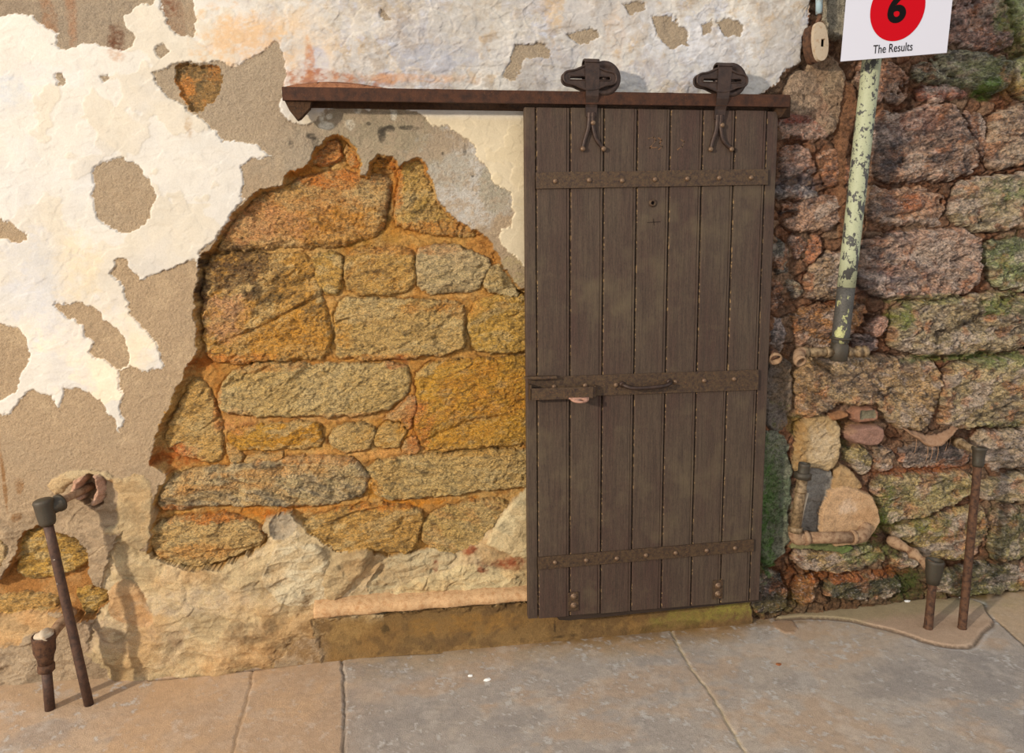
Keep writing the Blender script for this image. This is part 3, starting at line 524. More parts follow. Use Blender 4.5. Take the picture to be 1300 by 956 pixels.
RS = [
 ([(1206, 52), (1208, 0), (1214, -40), (1262, -40), (1285, 0), (1293, 30), (1292, 56), (1275, 63), (1240, 58)], (120, 90, 76), (156, 124, 110), (92, 62, 48), -.020, .5, 1.4),
 ([(1268, -40), (1360, -40), (1360, 50), (1300, 56), (1298, 20), (1285, -10)], (126, 124, 96), (150, 150, 120), (90, 104, 56), -.022, .2, 1.),
 ([(1100, 75), (1140, 76), (1162, 88), (1162, 118), (1140, 134), (1112, 128), (1098, 100)], (158, 128, 106), (176, 148, 128), (130, 90, 66), -.024, 1.2, 1.),
 ([(1166, 84), (1200, 60), (1250, 63), (1284, 72), (1287, 104), (1270, 117), (1225, 108), (1200, 101), (1166, 99)], (124, 122, 96), (148, 148, 120), (84, 84, 62), -.006, -.1, 1.5),
 ([(1292, 68), (1360, 60), (1360, 124), (1296, 124), (1290, 100)], (130, 128, 92), (156, 152, 112), (96, 104, 50), -.016, .1, 1.2),
 ([(1166, 110), (1196, 104), (1230, 111), (1238, 122), (1206, 128), (1171, 126)], (126, 78, 60), (150, 104, 86), (96, 54, 40), -.016, .2, 1.2),
 ([(1115, 145), (1140, 139), (1166, 139), (1190, 130), (1212, 131), (1226, 145), (1238, 171), (1253, 207), (1238, 220), (1198, 230), (1131, 230), (1109, 218), (1112, 181)], (140, 112, 92), (178, 160, 150), (92, 76, 68), -.004, .4, 1.7),
 ([(1228, 140), (1243, 138), (1262, 146), (1262, 200), (1256, 202), (1243, 172)], (130, 92, 66), (156, 120, 96), (100, 68, 48), -.03, 1.3, 1.),
 ([(1266, 140), (1300, 133), (1360, 128), (1360, 204), (1300, 208), (1266, 216), (1258, 196)], (164, 138, 112), (190, 168, 142), (120, 90, 66), -.008, .1, 1.3),
 ([(1106, 242), (1143, 237), (1190, 236), (1207, 249), (1206, 268), (1200, 287), (1178, 284), (1153, 284), (1107, 284)], (146, 112, 84), (170, 136, 110), (104, 76, 58), -.010, .1, 1.4),
 ([(1214, 246), (1227, 230), (1260, 224), (1360, 212), (1360, 286), (1300, 289), (1250, 296), (1211, 281)], (158, 142, 112), (182, 170, 140), (120, 104, 72), -.002, .2, 1.4),
 ([(1098, 308), (1120, 300), (1153, 292), (1203, 289), (1234, 293), (1247, 306), (1250, 343), (1242, 368), (1211, 378), (1143, 379), (1101, 374), (1093, 350)], (150, 122, 104), (196, 172, 152), (94, 86, 86), .006, .1, 1.7),
 ([(989, 236), (1020, 230), (1050, 244), (1036, 254), (1012, 252), (989, 249)], (118, 108, 102), (146, 132, 120), (86, 82, 84), -.018, 0, 1.),
 ([(991, 256), (1020, 260), (1054, 242), (1076, 243), (1072, 283), (1050, 297), (1000, 292)], (146, 114, 92), (166, 136, 112), (100, 84, 74), -.020, .4, 1.3),
 ([(1006, 294), (1028, 297), (1026, 318), (1015, 332), (1010, 320)], (128, 100, 84), (150, 120, 100), (100, 70, 54), -.024, 1.2, 1.),
 ([(1031, 298), (1054, 300), (1051, 319), (1033, 338), (1024, 330)], (150, 96, 62), (170, 116, 80), (120, 70, 44), -.022, .8, 1.),
 ([(984, 304), (1002, 302), (1009, 330), (1010, 345), (1006, 350), (984, 351)], (104, 98, 84), (126, 120, 100), (74, 70, 64), -.022, 1.4, 1.2),
 ([(1030, 345), (1048, 324), (1075, 320), (1092, 326), (1090, 364), (1074, 379), (1030, 384), (1024, 366)], (134, 110, 84), (156, 132, 104), (100, 84, 68), -.014, .3, 1.1),
 ([(982, 358), (1000, 360), (1004, 380), (996, 398), (982, 396)], (140, 100, 72), (120, 84, 60), (100, 70, 50), -.03, .3, 1.),
 ([(1001, 357), (1020, 358), (1022, 374), (1016, 378), (1006, 376)], (126, 114, 92), (110, 96, 76), (90, 80, 64), -.02, .3, .8),
 ([(1012, 396), (1057, 390), (1105, 384), (1112, 400), (1092, 415), (1084, 430), (1080, 441), (1024, 441), (1010, 429)], (138, 96, 52), (162, 116, 66), (96, 70, 48), -.020, .1, 1.2),
 ([(1104, 412), (1118, 402), (1131, 402), (1128, 418), (1118, 430), (1106, 424)], (164, 124, 106), (186, 146, 124), (130, 90, 70), -.012, .6, 1.),
 ([(1086, 428), (1100, 424), (1120, 432), (1124, 444), (1104, 448), (1090, 444)], (112, 92, 84), (132, 108, 98), (86, 70, 64), -.016, .1, 1.),
 ([(984, 405), (996, 402), (1004, 418), (998, 450), (984, 452)], (120, 108, 104), (140, 126, 120), (90, 82, 80), -.024, 1.4, 1.),
 ([(1134, 404), (1164, 381), (1221, 378), (1258, 372), (1296, 377), (1360, 382), (1360, 436), (1300, 442), (1221, 449), (1182, 455), (1140, 442), (1130, 427)], (140, 124, 92), (172, 156, 124), (106, 92, 62), .004, .5, 1.8),
 ([(1252, 310), (1300, 301), (1360, 296), (1360, 368), (1279, 368), (1266, 360), (1256, 326)], (126, 130, 88), (156, 156, 116), (84, 92, 56), -.010, .4, 1.4),
 ([(1015, 464), (1033, 459), (1075, 455), (1117, 451), (1159, 456), (1203, 461), (1193, 506), (1188, 545), (1164, 548), (1127, 535), (1119, 516), (1075, 513), (1049, 521), (1019, 534), (1014, 508)], (156, 128, 88), (184, 158, 116), (126, 100, 66), .006, -.6, 1.5),
 ([(1208, 463), (1250, 458), (1300, 453), (1360, 450), (1360, 546), (1300, 543), (1248, 542), (1221, 545), (1196, 538), (1196, 503)], (146, 128, 90), (176, 158, 118), (112, 98, 68), .006, .35, 1.6),
 ([(1242, 553), (1261, 546), (1300, 545), (1360, 548), (1360, 596), (1300, 597), (1253, 596), (1240, 577)], (142, 122, 98), (170, 150, 122), (98, 92, 84), -.002, .1, 1.2),
 ([(1148, 568), (1180, 566), (1211, 564), (1238, 575), (1236, 595), (1200, 596), (1159, 596), (1146, 585)], (108, 92, 80), (136, 114, 94), (80, 72, 68), -.016, .2, 1.),
 ([(1073, 572), (1096, 565), (1110, 582), (1109, 598), (1099, 604), (1075, 588)], (146, 130, 84), (166, 148, 104), (112, 100, 60), -.008, .3, 1.1),
 ([(1115, 571), (1136, 567), (1142, 590), (1130, 599), (1114, 597)], (124, 100, 76), (144, 120, 94), (96, 80, 56), -.008, .8, 1.1),
 ([(1108, 609), (1143, 601), (1190, 600), (1234, 601), (1236, 626), (1211, 641), (1177, 657), (1120, 672), (1115, 646)], (152, 134, 90), (178, 158, 112), (116, 102, 66), .004, .3, 1.4),
 ([(1250, 610), (1300, 603), (1360, 602), (1360, 638), (1300, 639), (1250, 638), (1246, 624)], (156, 138, 104), (178, 160, 126), (116, 104, 76), .0, .1, 1.2),
 ([(1135, 682), (1160, 668), (1185, 658), (1232, 645), (1254, 645), (1259, 675), (1254, 695), (1237, 710), (1195, 716), (1174, 706), (1153, 689)], (142, 122, 74), (166, 146, 96), (106, 92, 54), -.004, .3, 1.2),
 ([(1263, 646), (1360, 646), (1360, 708), (1300, 708), (1265, 716), (1261, 680)], (124, 112, 74), (150, 136, 96), (84, 80, 50), -.008, 1.3, 1.3),
 ([(1012, 702), (1060, 699), (1127, 697), (1131, 716), (1100, 724), (1065, 730), (1026, 727), (1010, 716)], (136, 112, 70), (160, 134, 90), (100, 88, 54), -.006, .1, 1.1),
 ([(1136, 708), (1170, 708), (1174, 724), (1140, 723)], (130, 114, 78), (150, 130, 92), (96, 84, 54), -.012, .1, 1.),
 ([(1055, 738), (1117, 734), (1148, 737), (1152, 760), (1091, 765), (1052, 764)], (84, 76, 44), (106, 92, 54), (52, 52, 32), -.012, .1, 1.3),
 ([(1010, 738), (1046, 734), (1046, 764), (1012, 772)], (120, 84, 40), (140, 96, 44), (84, 60, 32), -.018, .1, 1.),
 ([(1190, 732), (1237, 720), (1300, 718), (1360, 718), (1360, 752), (1300, 752), (1195, 760)], (92, 84, 50), (116, 106, 66), (56, 58, 36), -.004, .1, 1.2),
 ([(955, 735), (990, 728), (1005, 745), (1004, 775), (980, 785), (955, 780)], (64, 52, 38), (84, 64, 42), (44, 40, 30), -.02, .8, 1.2),
 ([(992, 182), (1034, 184), (1042, 228), (1010, 226), (990, 230)], (140, 110, 94), (168, 144, 130), (108, 76, 58), -.018, .2, 1.2),
 ([(1045, 186), (1080, 190), (1086, 228), (1076, 238), (1048, 232)], (136, 88, 56), (156, 110, 76), (106, 68, 44), -.020, .2, 1.2),
 ([(990, 142), (1036, 144), (1060, 162), (1052, 178), (1010, 172), (988, 170)], (148, 120, 104), (172, 148, 134), (130, 74, 54), -.018, .1, 1.),
]
for i, (pl, a, b, c, hi, ang, amp) in enumerate(RS):
    a = tuple(min(255, v+14) for v in a); b = tuple(min(255, v+16) for v in b)
    stone(pl, 0., a, b, c, hi, .024, ang, amp, 4, 1, 400+i*3, tx=random.uniform(-.05, .05), tz=random.uniform(-.06, .06), warp=.8)
rk = (CL == 5) & (X > 1.)
H -= rk*.022*np.exp(-dmin/.006)*(X < 2.3)*ss(-.5, .2, big+med)
def gb(px, py, rx, ry, col, k=.8, thr=0., cls=(4, 5), **kw): blob(px, py, rx, ry, col, k, thr, cls=list(cls), **kw)
# cement smears around the sign pole
smear([(1028, 75), (1050, 60), (1072, 78), (1085, 110), (1075, 150), (1062, 170), (1045, 160), (1028, 120)], -.012, (166, 138, 112), (186, 162, 134), .02, 1.2, .8, 330, cls=5, D=0)
smear([(1050, -40), (1078, -40), (1076, 40), (1068, 52), (1050, 45), (1048, 10)], -.004, (176, 166, 146), (160, 150, 132), .01, .5, .8, 331, cls=5, D=0)
smear([(1000, 100), (1022, 84), (1040, 96), (1050, 130), (1070, 160), (1056, 172), (1040, 150), (1000, 142)], -.010, (176, 150, 126), (160, 120, 96), .02, 1.2, .8, 332, cls=5, D=0)
smear([(970, 462), (1006, 455), (1012, 480), (1010, 520), (1000, 548), (985, 552), (970, 530)], -.014, (128, 116, 106), (112, 98, 88), .02, 1.1, 1.2, 333, cls=5, D=0)
smear([(965, 545), (1000, 552), (1010, 590), (1006, 650), (1004, 700), (985, 722), (965, 720)], -.018, (136, 136, 116), (116, 118, 98), .02, .8, 1.4, 334, cls=5, D=0)
smear([(1078, 90), (1096, 120), (1094, 160), (1080, 190), (1074, 240), (1104, 262), (1104, 280), (1070, 330), (1066, 200), (1070, 130)], -.022, (146, 104, 74), (128, 86, 60), .02, 1.2, 1.3, 335, cls=5, D=0)
gb(1250, 92, 30, 20, (110, 122, 62), .6, .2); gb(1262, 112, 16, 10, (92, 124, 40), .8); gb(1290, 10, 20, 24, (110, 128, 66), .7); gb(1285, 240, 30, 20, (96, 118, 52), .7, .15); gb(1290, 330, 26, 26, (100, 116, 62), .6, .15); gb(1272, 385, 22, 14, (104, 126, 56), .7, .1); gb(1300, 70, 20, 30, (112, 126, 60), .6)
gb(1290, 105, 12, 20, (170, 130, 60), .5); gb(1170, 380, 50, 5, (132, 138, 74), .6); gb(1140, 405, 12, 12, (122, 138, 50), .7); gb(1215, 455, 60, 5, (106, 128, 62), .7); gb(1280, 460, 40, 8, (96, 118, 58), .6); gb(1280, 540, 40, 6, (90, 100, 52), .6)
gb(1120, 640, 12, 30, (96, 112, 36), .9); gb(1190, 625, 60, 16, (136, 136, 76), .4, .1); gb(1170, 670, 40, 12, (110, 120, 50), .7); gb(1110, 705, 30, 10, (112, 128, 70), .7); gb(1160, 745, 16, 20, (76, 92, 36), .8); gb(1270, 750, 60, 8, (120, 118, 62), .8)
gb(1280, 680, 20, 30, (84, 88, 48), .6); gb(1100, 750, 40, 12, (46, 50, 30), .7); gb(1240, 735, 50, 12, (50, 54, 32), .6); gb(1070, 560, 10, 14, (104, 118, 56), .8); gb(1015, 545, 10, 14, (120, 122, 56), .7); gb(980, 625, 14, 70, (112, 128, 76), .7, 0, f=2); gb(975, 650, 12, 60, (82, 122, 54), .75, .05, f=2); gb(1000, 640, 8, 50, (120, 140, 110), .5)
gb(1050, 540, 50, 8, (170, 120, 60), .5); gb(1010, 735, 12, 24, (110, 62, 26), .9); gb(1030, 745, 12, 20, (140, 92, 34), .8); gb(985, 770, 26, 14, (96, 88, 40), .7); gb(1000, 150, 30, 8, (128, 56, 40), .7); gb(1110, 470, 80, 14, (110, 100, 92), .4, .1); gb(1010, 480, 30, 40, (150, 116, 70), .4, .1)
gb(1165, 155, 30, 16, (160, 92, 46), .6); gb(1160, 170, 40, 30, (96, 88, 88), .5, .1); gb(1130, 200, 20, 24, (70, 64, 66), .7); gb(1120, 350, 40, 24, (84, 82, 92), .6); gb(1170, 255, 30, 10, (176, 104, 56), .7); gb(1130, 262, 16, 12, (98, 96, 96), .7); gb(1210, 320, 30, 20, (206, 184, 166), .5); gb(1025, 235, 30, 10, (88, 88, 100), .7)
gb(1100, 560, 90, 6, (150, 90, 50), .3); gb(1190, 597, 60, 4, (160, 96, 50), .8); gb(1150, 600, 50, 5, (150, 84, 44), .7); gb(1080, 735, 60, 5, (170, 96, 44), .6)
gb(1109, 403, 7, 5, (10, 8, 8), .0)
# hollow in the stone joint beside the pole
s, d = region([(1102, 402), (1110, 397), (1117, 402), (1110, 410), (1102, 410)], 0, 1); H[s] = np.where(d > 0, H[s]-.05*ss(0, .006, d), H[s])
# the cemented pipe chase: lump, slate, end-grain disc
smear([(1014, 541), (1036, 524), (1060, 530), (1070, 545), (1068, 572), (1062, 592), (1050, 600), (1030, 596), (1008, 604), (1010, 570)], .010, (178, 146, 100), (200, 172, 130), .02, 1.2, .8, 340, cls=8, D=0)
smear([(1052, 524), (1074, 521), (1076, 529), (1060, 534), (1052, 531)], .022, (150, 108, 74), (136, 98, 66), .008, .4, .2, 341, cls=9, D=0, warp=.2)
smear([(1077, 518), (1112, 516), (1114, 535), (1079, 537)], .022, (150, 108, 84), (140, 104, 84), .010, .5, 0, 342, cls=9, D=0, warp=.2, rnd=1)
smear([(1070, 546), (1090, 540), (1118, 538), (1121, 555), (1108, 568), (1074, 560)], .026, (144, 112, 98), (154, 122, 96), .012, .5, 0, 343, cls=9, D=0, warp=.2)
smear([(1028, 592), (1057, 598), (1060, 613), (1049, 630), (1040, 655), (1039, 676), (1014, 676), (1016, 640)], .000, (150, 142, 130), (122, 114, 104), .006, .6, 1.2, 344, cls=8, D=0, warp=.3, rnd=0)
s, d = region([(1088, 520), (1108, 519), (1108, 529), (1088, 531)], 0, 0, warp=.2); H[s] -= ss(0, .004, d)*.008*(d > 0); mix(s, (d > 0)*.8, (112, 116, 96))
smear([(1058, 600), (1068, 588), (1082, 600), (1098, 615), (1090, 622), (1066, 620), (1052, 624)], .014, (190, 154, 108), (170, 132, 86), .012, .8, .8, 345, cls=8, D=0)
smear([(1003, 700), (1004, 690), (1040, 678), (1060, 690), (1090, 692), (1073, 706), (1056, 699)], .004, (120, 124, 76), (150, 140, 96), .008, .5, 0, 347, cls=8, D=0)
smear([(1047, 638), (1053, 624), (1068, 618), (1089, 620), (1107, 629), (1114, 643), (1118, 661), (1108, 678), (1098, 691), (1060, 694), (1040, 676), (1040, 655)], .030, (206, 166, 124), (190, 146, 102), .008, .35, 0, 346, cls=10, D=.02, warp=.35, rnd=0)
for q in ((1075, 700, 20, 6), (1085, 690, 14, 5)): blob(*q, (104, 128, 66), .7, cls=[8, 10])
blob(1070, 640, 12, 10, (226, 196, 166), .7, cls=[10]); blob(1040, 560, 14, 18, (214, 190, 156), .6, cls=[8]); blob(1016, 560, 6, 30, (170, 124, 66), .6, cls=[8])
# hollow round the left pipe mouth
s, d = region([(96, 606), (112, 600), (134, 606), (135, 636), (120, 648), (100, 640), (94, 622)], 0, 1, warp=.5); H[s] = np.where(d > 0, H[s]-.03*ss(0, .012, d), H[s]); mix(s, (d > 0)*.6, (120, 84, 52))
smear([(114, 602), (102, 601), (93, 612), (94, 627), (104, 636), (111, 631), (103, 621), (108, 610)], .034, (206, 166, 138), (188, 140, 110), .016, .6, .5, 361, cls=8, D=0, warp=.4)
smear([(118, 599), (130, 604), (135, 622), (131, 637), (120, 642), (115, 635), (124, 624), (122, 610)], .038, (206, 166, 138), (188, 140, 110), .016, .6, .5, 362, cls=8, D=0, warp=.4)
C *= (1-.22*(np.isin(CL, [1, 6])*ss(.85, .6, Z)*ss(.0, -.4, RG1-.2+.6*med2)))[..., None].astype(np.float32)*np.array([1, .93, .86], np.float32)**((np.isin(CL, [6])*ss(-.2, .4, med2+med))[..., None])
for cl_, g_ in ((2, (2.2, 1.95, 1.42)), (4, (1.9, 1.76, 1.62)), (5, (1.45, 1.42, 1.36)), (3, (1.12, 1.12, 1.0)), (9, (1.3, 1.2, 1.1))):
    mk_ = CL == cl_; q_ = C[mk_]*np.array(g_, np.float32); C[mk_] = q_/np.maximum(1, q_.max(1, keepdims=True)/.80)
H = np.clip(H, -.14, .05)
def grid_parts(X, Y, Zc, Ccol, cls, parts, parent=None):
    """split one relief into a mesh for each kind of surface"""
    nx, nz_ = X.shape; idx = np.arange(nx*nz_).reshape(nx, nz_)
    a = idx[:-1, :-1].ravel(); b = idx[1:, :-1].ravel(); c = idx[1:, 1:].ravel(); d = idx[:-1, 1:].ravel()
    co_ = np.stack([X.ravel(), Y.ravel(), Zc.ravel()], 1).astype(np.float32); colr = np.concatenate([Ccol.reshape(-1, 3), np.ones((nx*nz_, 1), np.float32)], 1).astype(np.float32)
    fc = cls[:-1, :-1].ravel()
    # shared normals keep the seams between the pieces invisible
    tx = np.gradient(np.stack([X, Y, Zc], -1), axis=0); tz = np.gradient(np.stack([X, Y, Zc], -1), axis=1)
    nn = np.cross(tx, tz); nn /= np.linalg.norm(nn, axis=-1, keepdims=True)+1e-9; nn = nn.reshape(-1, 3).astype(np.float32)
    outs = {}
    for name, ks, mt in parts:
        sel = np.isin(fc, ks)
        if not sel.any(): continue
        F = np.stack([a[sel], b[sel], c[sel], d[sel]], 1)
        used = np.zeros(nx*nz_, bool); used[F.ravel()] = True
        remap = np.cumsum(used)-1; F = remap[F].astype(np.int32); n = int(used.sum())
        me = bpy.data.meshes.new(name); me.vertices.add(n); me.vertices.foreach_set('co', co_[used].ravel())
        me.loops.add(F.size); me.loops.foreach_set('vertex_index', F.ravel())
        me.polygons.add(len(F)); me.polygons.foreach_set('loop_start', np.arange(0, F.size, 4, dtype=np.int32))
        try: me.polygons.foreach_set('loop_total', np.full(len(F), 4, np.int32))
        except Exception: pass
        me.update(calc_edges=True)
        at = me.color_attributes.new('Col', 'FLOAT_COLOR', 'POINT'); at.data.foreach_set('color', colr[used].ravel())
        me.polygons.foreach_set('use_smooth', np.ones(len(F), bool)); me.materials.append(mt)
        try: me.normals_split_custom_set_from_vertices(nn[used])
        except Exception as e: print('normals', e)
        o = bpy.data.objects.new(name, me); COL.objects.link(o)
        if parent: o.parent = parent
        outs[name] = o
    return outs
wall = empty('wall_back', (0, 0, 0)); tag(wall, 'old stone wall with peeling whitewash, cement render and bare rubble masonry', 'wall', kind='structure')
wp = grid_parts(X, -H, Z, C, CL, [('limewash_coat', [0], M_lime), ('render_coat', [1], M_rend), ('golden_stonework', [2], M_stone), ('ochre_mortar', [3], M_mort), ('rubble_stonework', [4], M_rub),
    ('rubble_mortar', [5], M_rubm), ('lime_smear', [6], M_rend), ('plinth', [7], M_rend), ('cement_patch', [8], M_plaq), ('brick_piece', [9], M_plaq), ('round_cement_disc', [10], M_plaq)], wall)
for n_, l_ in (('limewash_coat', 'peeling off-white limewash'), ('render_coat', 'sandy brown cement undercoat'), ('golden_stonework', 'golden ochre stones laid in rough courses'), ('ochre_mortar', 'orange clay mortar'),
               ('rubble_stonework', 'grey and purple rubble stones with green moss'), ('round_cement_disc', 'smooth round tan disc'), ('plinth', 'brown damp plinth below the sill'), ('brick_piece', 'small reddish bricks set in the rubble')):
    if n_ in wp: wp[n_]['label'] = l_
del old, w1, w2
# ------------------------------------------------------------------ floor
gx = np.concatenate([np.arange(-5, -2.4, .05), np.arange(-2.4, 2.9, .006), np.arange(2.9, 5.5, .05)]); gy = np.concatenate([np.arange(.12, -1.3, -.006), np.arange(-1.3, -7, -.05)])
xs_, zs_ = xs, zs
FX, FY = np.meshgrid(gx.astype(np.float32), gy.astype(np.float32), indexing='ij')
fm = fbm(FX, FY, 5, 4, 71); ff = fbm(FX, FY, 50, 3, 72, .6); fb = fbm(FX, FY, 1.2, 3, 73); fw = fbm(FX, FY, 18, 3, 74)
FH = .004*fb+.0015*fm+.0008*ff
# the paving rises a little towards both ends of the wall
FH += .030*ss(1.2, 2.4, FX)*ss(-.6, .0, FY)+.022*ss(-1.3, -2.1, FX)*ss(-.5, 0, FY)-.006
FC = np.zeros(FX.shape+(3,), np.float32); FC[:] = lin((164, 152, 140)); fcl = np.zeros(FX.shape, np.int8)
def fmix(m, col):
    c = lin(col).astype(np.float32); FC[:] = FC*(1-m[..., None])+c*m[..., None]
fmix(ss(-.1, .5, fm)*.5, (150, 142, 134)); fmix(ss(.0, .5, fb)*.5, (184, 166, 146)); fmix(ss(.1, .5, fw)*.3, (196, 180, 160))
fmix(ss(-.22, -.02, FY+.05*fm)*.55*ss(1., .6, FX), (176, 146, 104))
fmix(ss(-.5, -.9, FX+.1*fm)*.6, (196, 160, 122)); fmix(ss(.95, 1.3, FX+.1*fm)*ss(-.35, -.1, FY+.08*fm)*.6, (186, 160, 130))
fmix(ss(1.3, 1.6, FX+.1*fm)*ss(-.12, -.02, FY+.04*fm+.03*fw)*.8, (138, 140, 84))
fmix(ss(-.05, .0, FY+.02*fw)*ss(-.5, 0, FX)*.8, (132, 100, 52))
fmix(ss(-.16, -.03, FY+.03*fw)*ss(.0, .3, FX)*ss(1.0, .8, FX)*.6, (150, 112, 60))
fs1 = fbm(FX, FY*1.6, 3.2, 5, 81, .65); fs2 = fbm(FX, FY, 11, 4, 82, .65); fs3 = fbm(FX, FY, 34, 4, 83, .7)
fmix(ss(.0, .3, fs1+.3*fs2)*.5, (182, 150, 118)); fmix(ss(.0, .35, -fs1+.3*fs2)*.45, (136, 128, 122)); fmix(ss(.08, .4, fs2)*.35, (196, 184, 170)); fmix(ss(.1, .4, fs3)*.35, (124, 110, 96)); fmix(ss(.32, .4, fs3)*.5, (206, 200, 192))
FWX = FX+.006*fw; FWY = FY+.006*fm
def gpoly(pl, z=0): return np.array([[*G(a, b, z)][:2] for a, b in pl])
def joint(pl, w=.004, dep=.008, col=(120, 104, 86)):
    p = gpoly(pl); d2 = np.full(FX.shape, 1e9, np.float32)
    for (ax, ay), (bx, by) in zip(p[:-1], p[1:]):
        ex, ey = bx-ax, by-ay; t = np.clip(((FWX-ax)*ex+(FWY-ay)*ey)/(ex*ex+ey*ey), 0, 1); np.minimum(d2, (FWX-ax-ex*t)**2+(FWY-ay-ey*t)**2, out=d2)
    d = np.sqrt(d2); m = ss(w*2, w*.6, d); FH[:] = FH-dep*m; fmix(m*.8, col)
joint([(851, 798), (862, 820), (876, 845), (895, 868), (950, 960)], .003, .006, (196, 176, 140))
joint([(434, 828), (437, 868), (436, 970)], .003, .006); joint([(190, 862), (320, 848), (434, 833), (560, 826)], .004, .008, (90, 66, 44)); joint([(322, 846), (318, 870), (290, 970)], .003, .004)
joint([(1262, 788), (1276, 800), (1300, 820), (1360, 862)], .003, .007, (60, 50, 40))
PATCH = [(985, 786), (1020, 783), (1057, 784), (1085, 788), (1104, 794), (1130, 800), (1143, 804), (1160, 810), (1177, 816), (1206, 822), (1235, 822), (1242, 812), (1247, 805), (1263, 795), (1252, 782), (1246, 768), (1200, 762), (1140, 764), (1080, 770), (1020, 777), (985, 780)]
pp = gpoly(PATCH); dpt = sdf(chaikin(pp, 1), FWX, FWY); k = dpt > 0
FH += np.where(k, .008*ss(0, .010, dpt), -.006*np.exp(dpt/.008)); mk = k.astype(np.float32); fmix(mk, (176, 148, 122)); fmix(mk*ss(0, .4, fm)*.6, (190, 164, 138)); fmix(mk*ss(-.12, -.02, FY+.03*fw)*.5, (140, 132, 88)); fcl[k] = 1
fmix(ss(.0075, .003, np.abs(dpt+.001))*.85, (92, 74, 58)); fmix(ss(.012, 0., np.abs(dpt+.016))*.35*ss(-.2, .3, fm+.3), (200, 196, 190))
pp = gpoly([(980, 788), (990, 785), (1006, 787), (1013, 797), (1008, 803), (996, 803), (984, 796)]); d3 = sdf(pp, FWX, FWY); k = d3 > 0; FH += np.where(k, .005*ss(0, .004, d3), 0); fmix(k*.9, (160, 128, 98))
pp = gpoly([(1265, 792), (1300, 820), (1380, 880), (1400, 740), (1250, 752), (1250, 778)]); d3 = sdf(pp, FWX, FWY); fmix(ss(0, .01, d3)*.7, (186, 158, 124))
pp = gpoly([(200, 862), (325, 848), (434, 833), (436, 990), (100, 990)]); d3 = sdf(pp, FWX, FWY); fmix(ss(0, .01, d3)*.5, (190, 152, 112))
floor = empty('floor', (0, 0, 0)); tag(floor, 'worn grey concrete paving at the foot of the wall', 'floor', kind='structure')
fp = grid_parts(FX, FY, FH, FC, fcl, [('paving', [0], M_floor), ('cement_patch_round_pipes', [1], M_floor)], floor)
# grid_parts assumes x/z order; turn the paving face up
for o in fp.values():
    pass
def floor_z(x, y):
    i = min(np.searchsorted(gx, x), len(gx)-1); j = min(np.searchsorted(-gy, -y), len(gy)-1); return float(FH[i, j])
def wall_h(x, z):
    return float(H[min(np.searchsorted(xs, x), NX-1), min(np.searchsorted(zs, z), NZ-1)])
# ------------------------------------------------------------------ sill ledge (part of the wall)
bm = bmesh.new()
a = P(398, 780, .045); b = P(700, 757, .045); n = 90
za, zb = a.z, b.z
rows = []
for i in range(n+1):
    t = i/n; x = a.x+(b.x-a.x)*t; z = za+(zb-za)*t; th = .024*(1-.25*t)
    j = lambda s: random.uniform(-s, s)
    pr = .045+.004*math.sin(i*.4)+j(.0012)
    rows.append([bm.verts.new((x, .04, z+th*1.5)), bm.verts.new((x, -pr*.35, z+th*1.25+j(.002))), bm.verts.new((x, -pr*.85, z+th*.85+j(.0015))), bm.verts.new((x, -pr, z+th*.4+j(.001))), bm.verts.new((x, -pr*.98, z-th*.5+j(.0015))), bm.verts.new((x, -pr*.9, z-th*.8+j(.001))), bm.verts.new((x, .04, z-th*.8))])
for r0, r1 in zip(rows[:-1], rows[1:]):
    for q in range(6): bm.faces.new((r0[q], r0[q+1], r1[q+1], r1[q]))
bm.faces.new(rows[0]); bm.faces.new(list(reversed(rows[-1]))); bmesh.ops.recalc_face_normals(bm, faces=bm.faces)
sill = link('trim_1', bm, M_sill); tag(sill, 'thin pale sill ledge under the golden stonework', 'sill', kind='structure')
sill.data.materials.append(M_dark)  # downward faces coloured dark, painting in the shade below the ledge
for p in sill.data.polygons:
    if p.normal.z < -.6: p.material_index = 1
# ------------------------------------------------------------------ rail
DF = .08                                     # front face of the door
def ebox(name, px0, py0, px1, py1, D, th, hgt, mt, parent, bev=.0012, ext=0.):
    """flat bar between two measured points, hgt tall, front face at distance D"""
    a = P(px0, py0, D); b = P(px1, py1, D); d = b-a; L = d.length; ang = math.atan2(d.z, d.x)
    bm = bmesh.new(); box(bm, ((a.x+b.x)/2, -D+th/2, (a.z+b.z)/2), L+ext, th, hgt, Matrix.Rotation(-ang, 3, 'Y'), bev)
    return link(name, bm, mt, parent, smooth=False)
rail = empty('door_rail', P(680, 122, .0)); tag(rail, 'long rusty iron track along the top of the wooden door', 'rail')
ebox('track_bar', 358, 118.5, 1003, 128, .098, .014, .044, M_rail, rail)
for px, py in ((376, 133), (990, 132)):
    bm = bmesh.new(); c = P(px, py, .08); w = .045 if px < 500 else .03
    plate(bm, [(c.x-w, c.z+.03), (c.x+w*1.2, c.z+.03), (c.x+w*1.0, c.z-.010), (c.x+w*.25, c.z-.045), (c.x, c.z-.050), (c.x-w*.5, c.z-.02)], -.084, -.05)
    box(bm, (c.x+.005, -.03, c.z+.005), w*1.1, .11, .03, bev=.003)
    link('wall_bracket', bm, M_dark, rail, False)
for px in (520, 640, 846):
    bm = bmesh.new(); c = P(px, 124, .05); box(bm, (c.x, -.04, c.z), .03, .10, .022, bev=.003)
    link('spacer_block', bm, M_irond, rail, False)
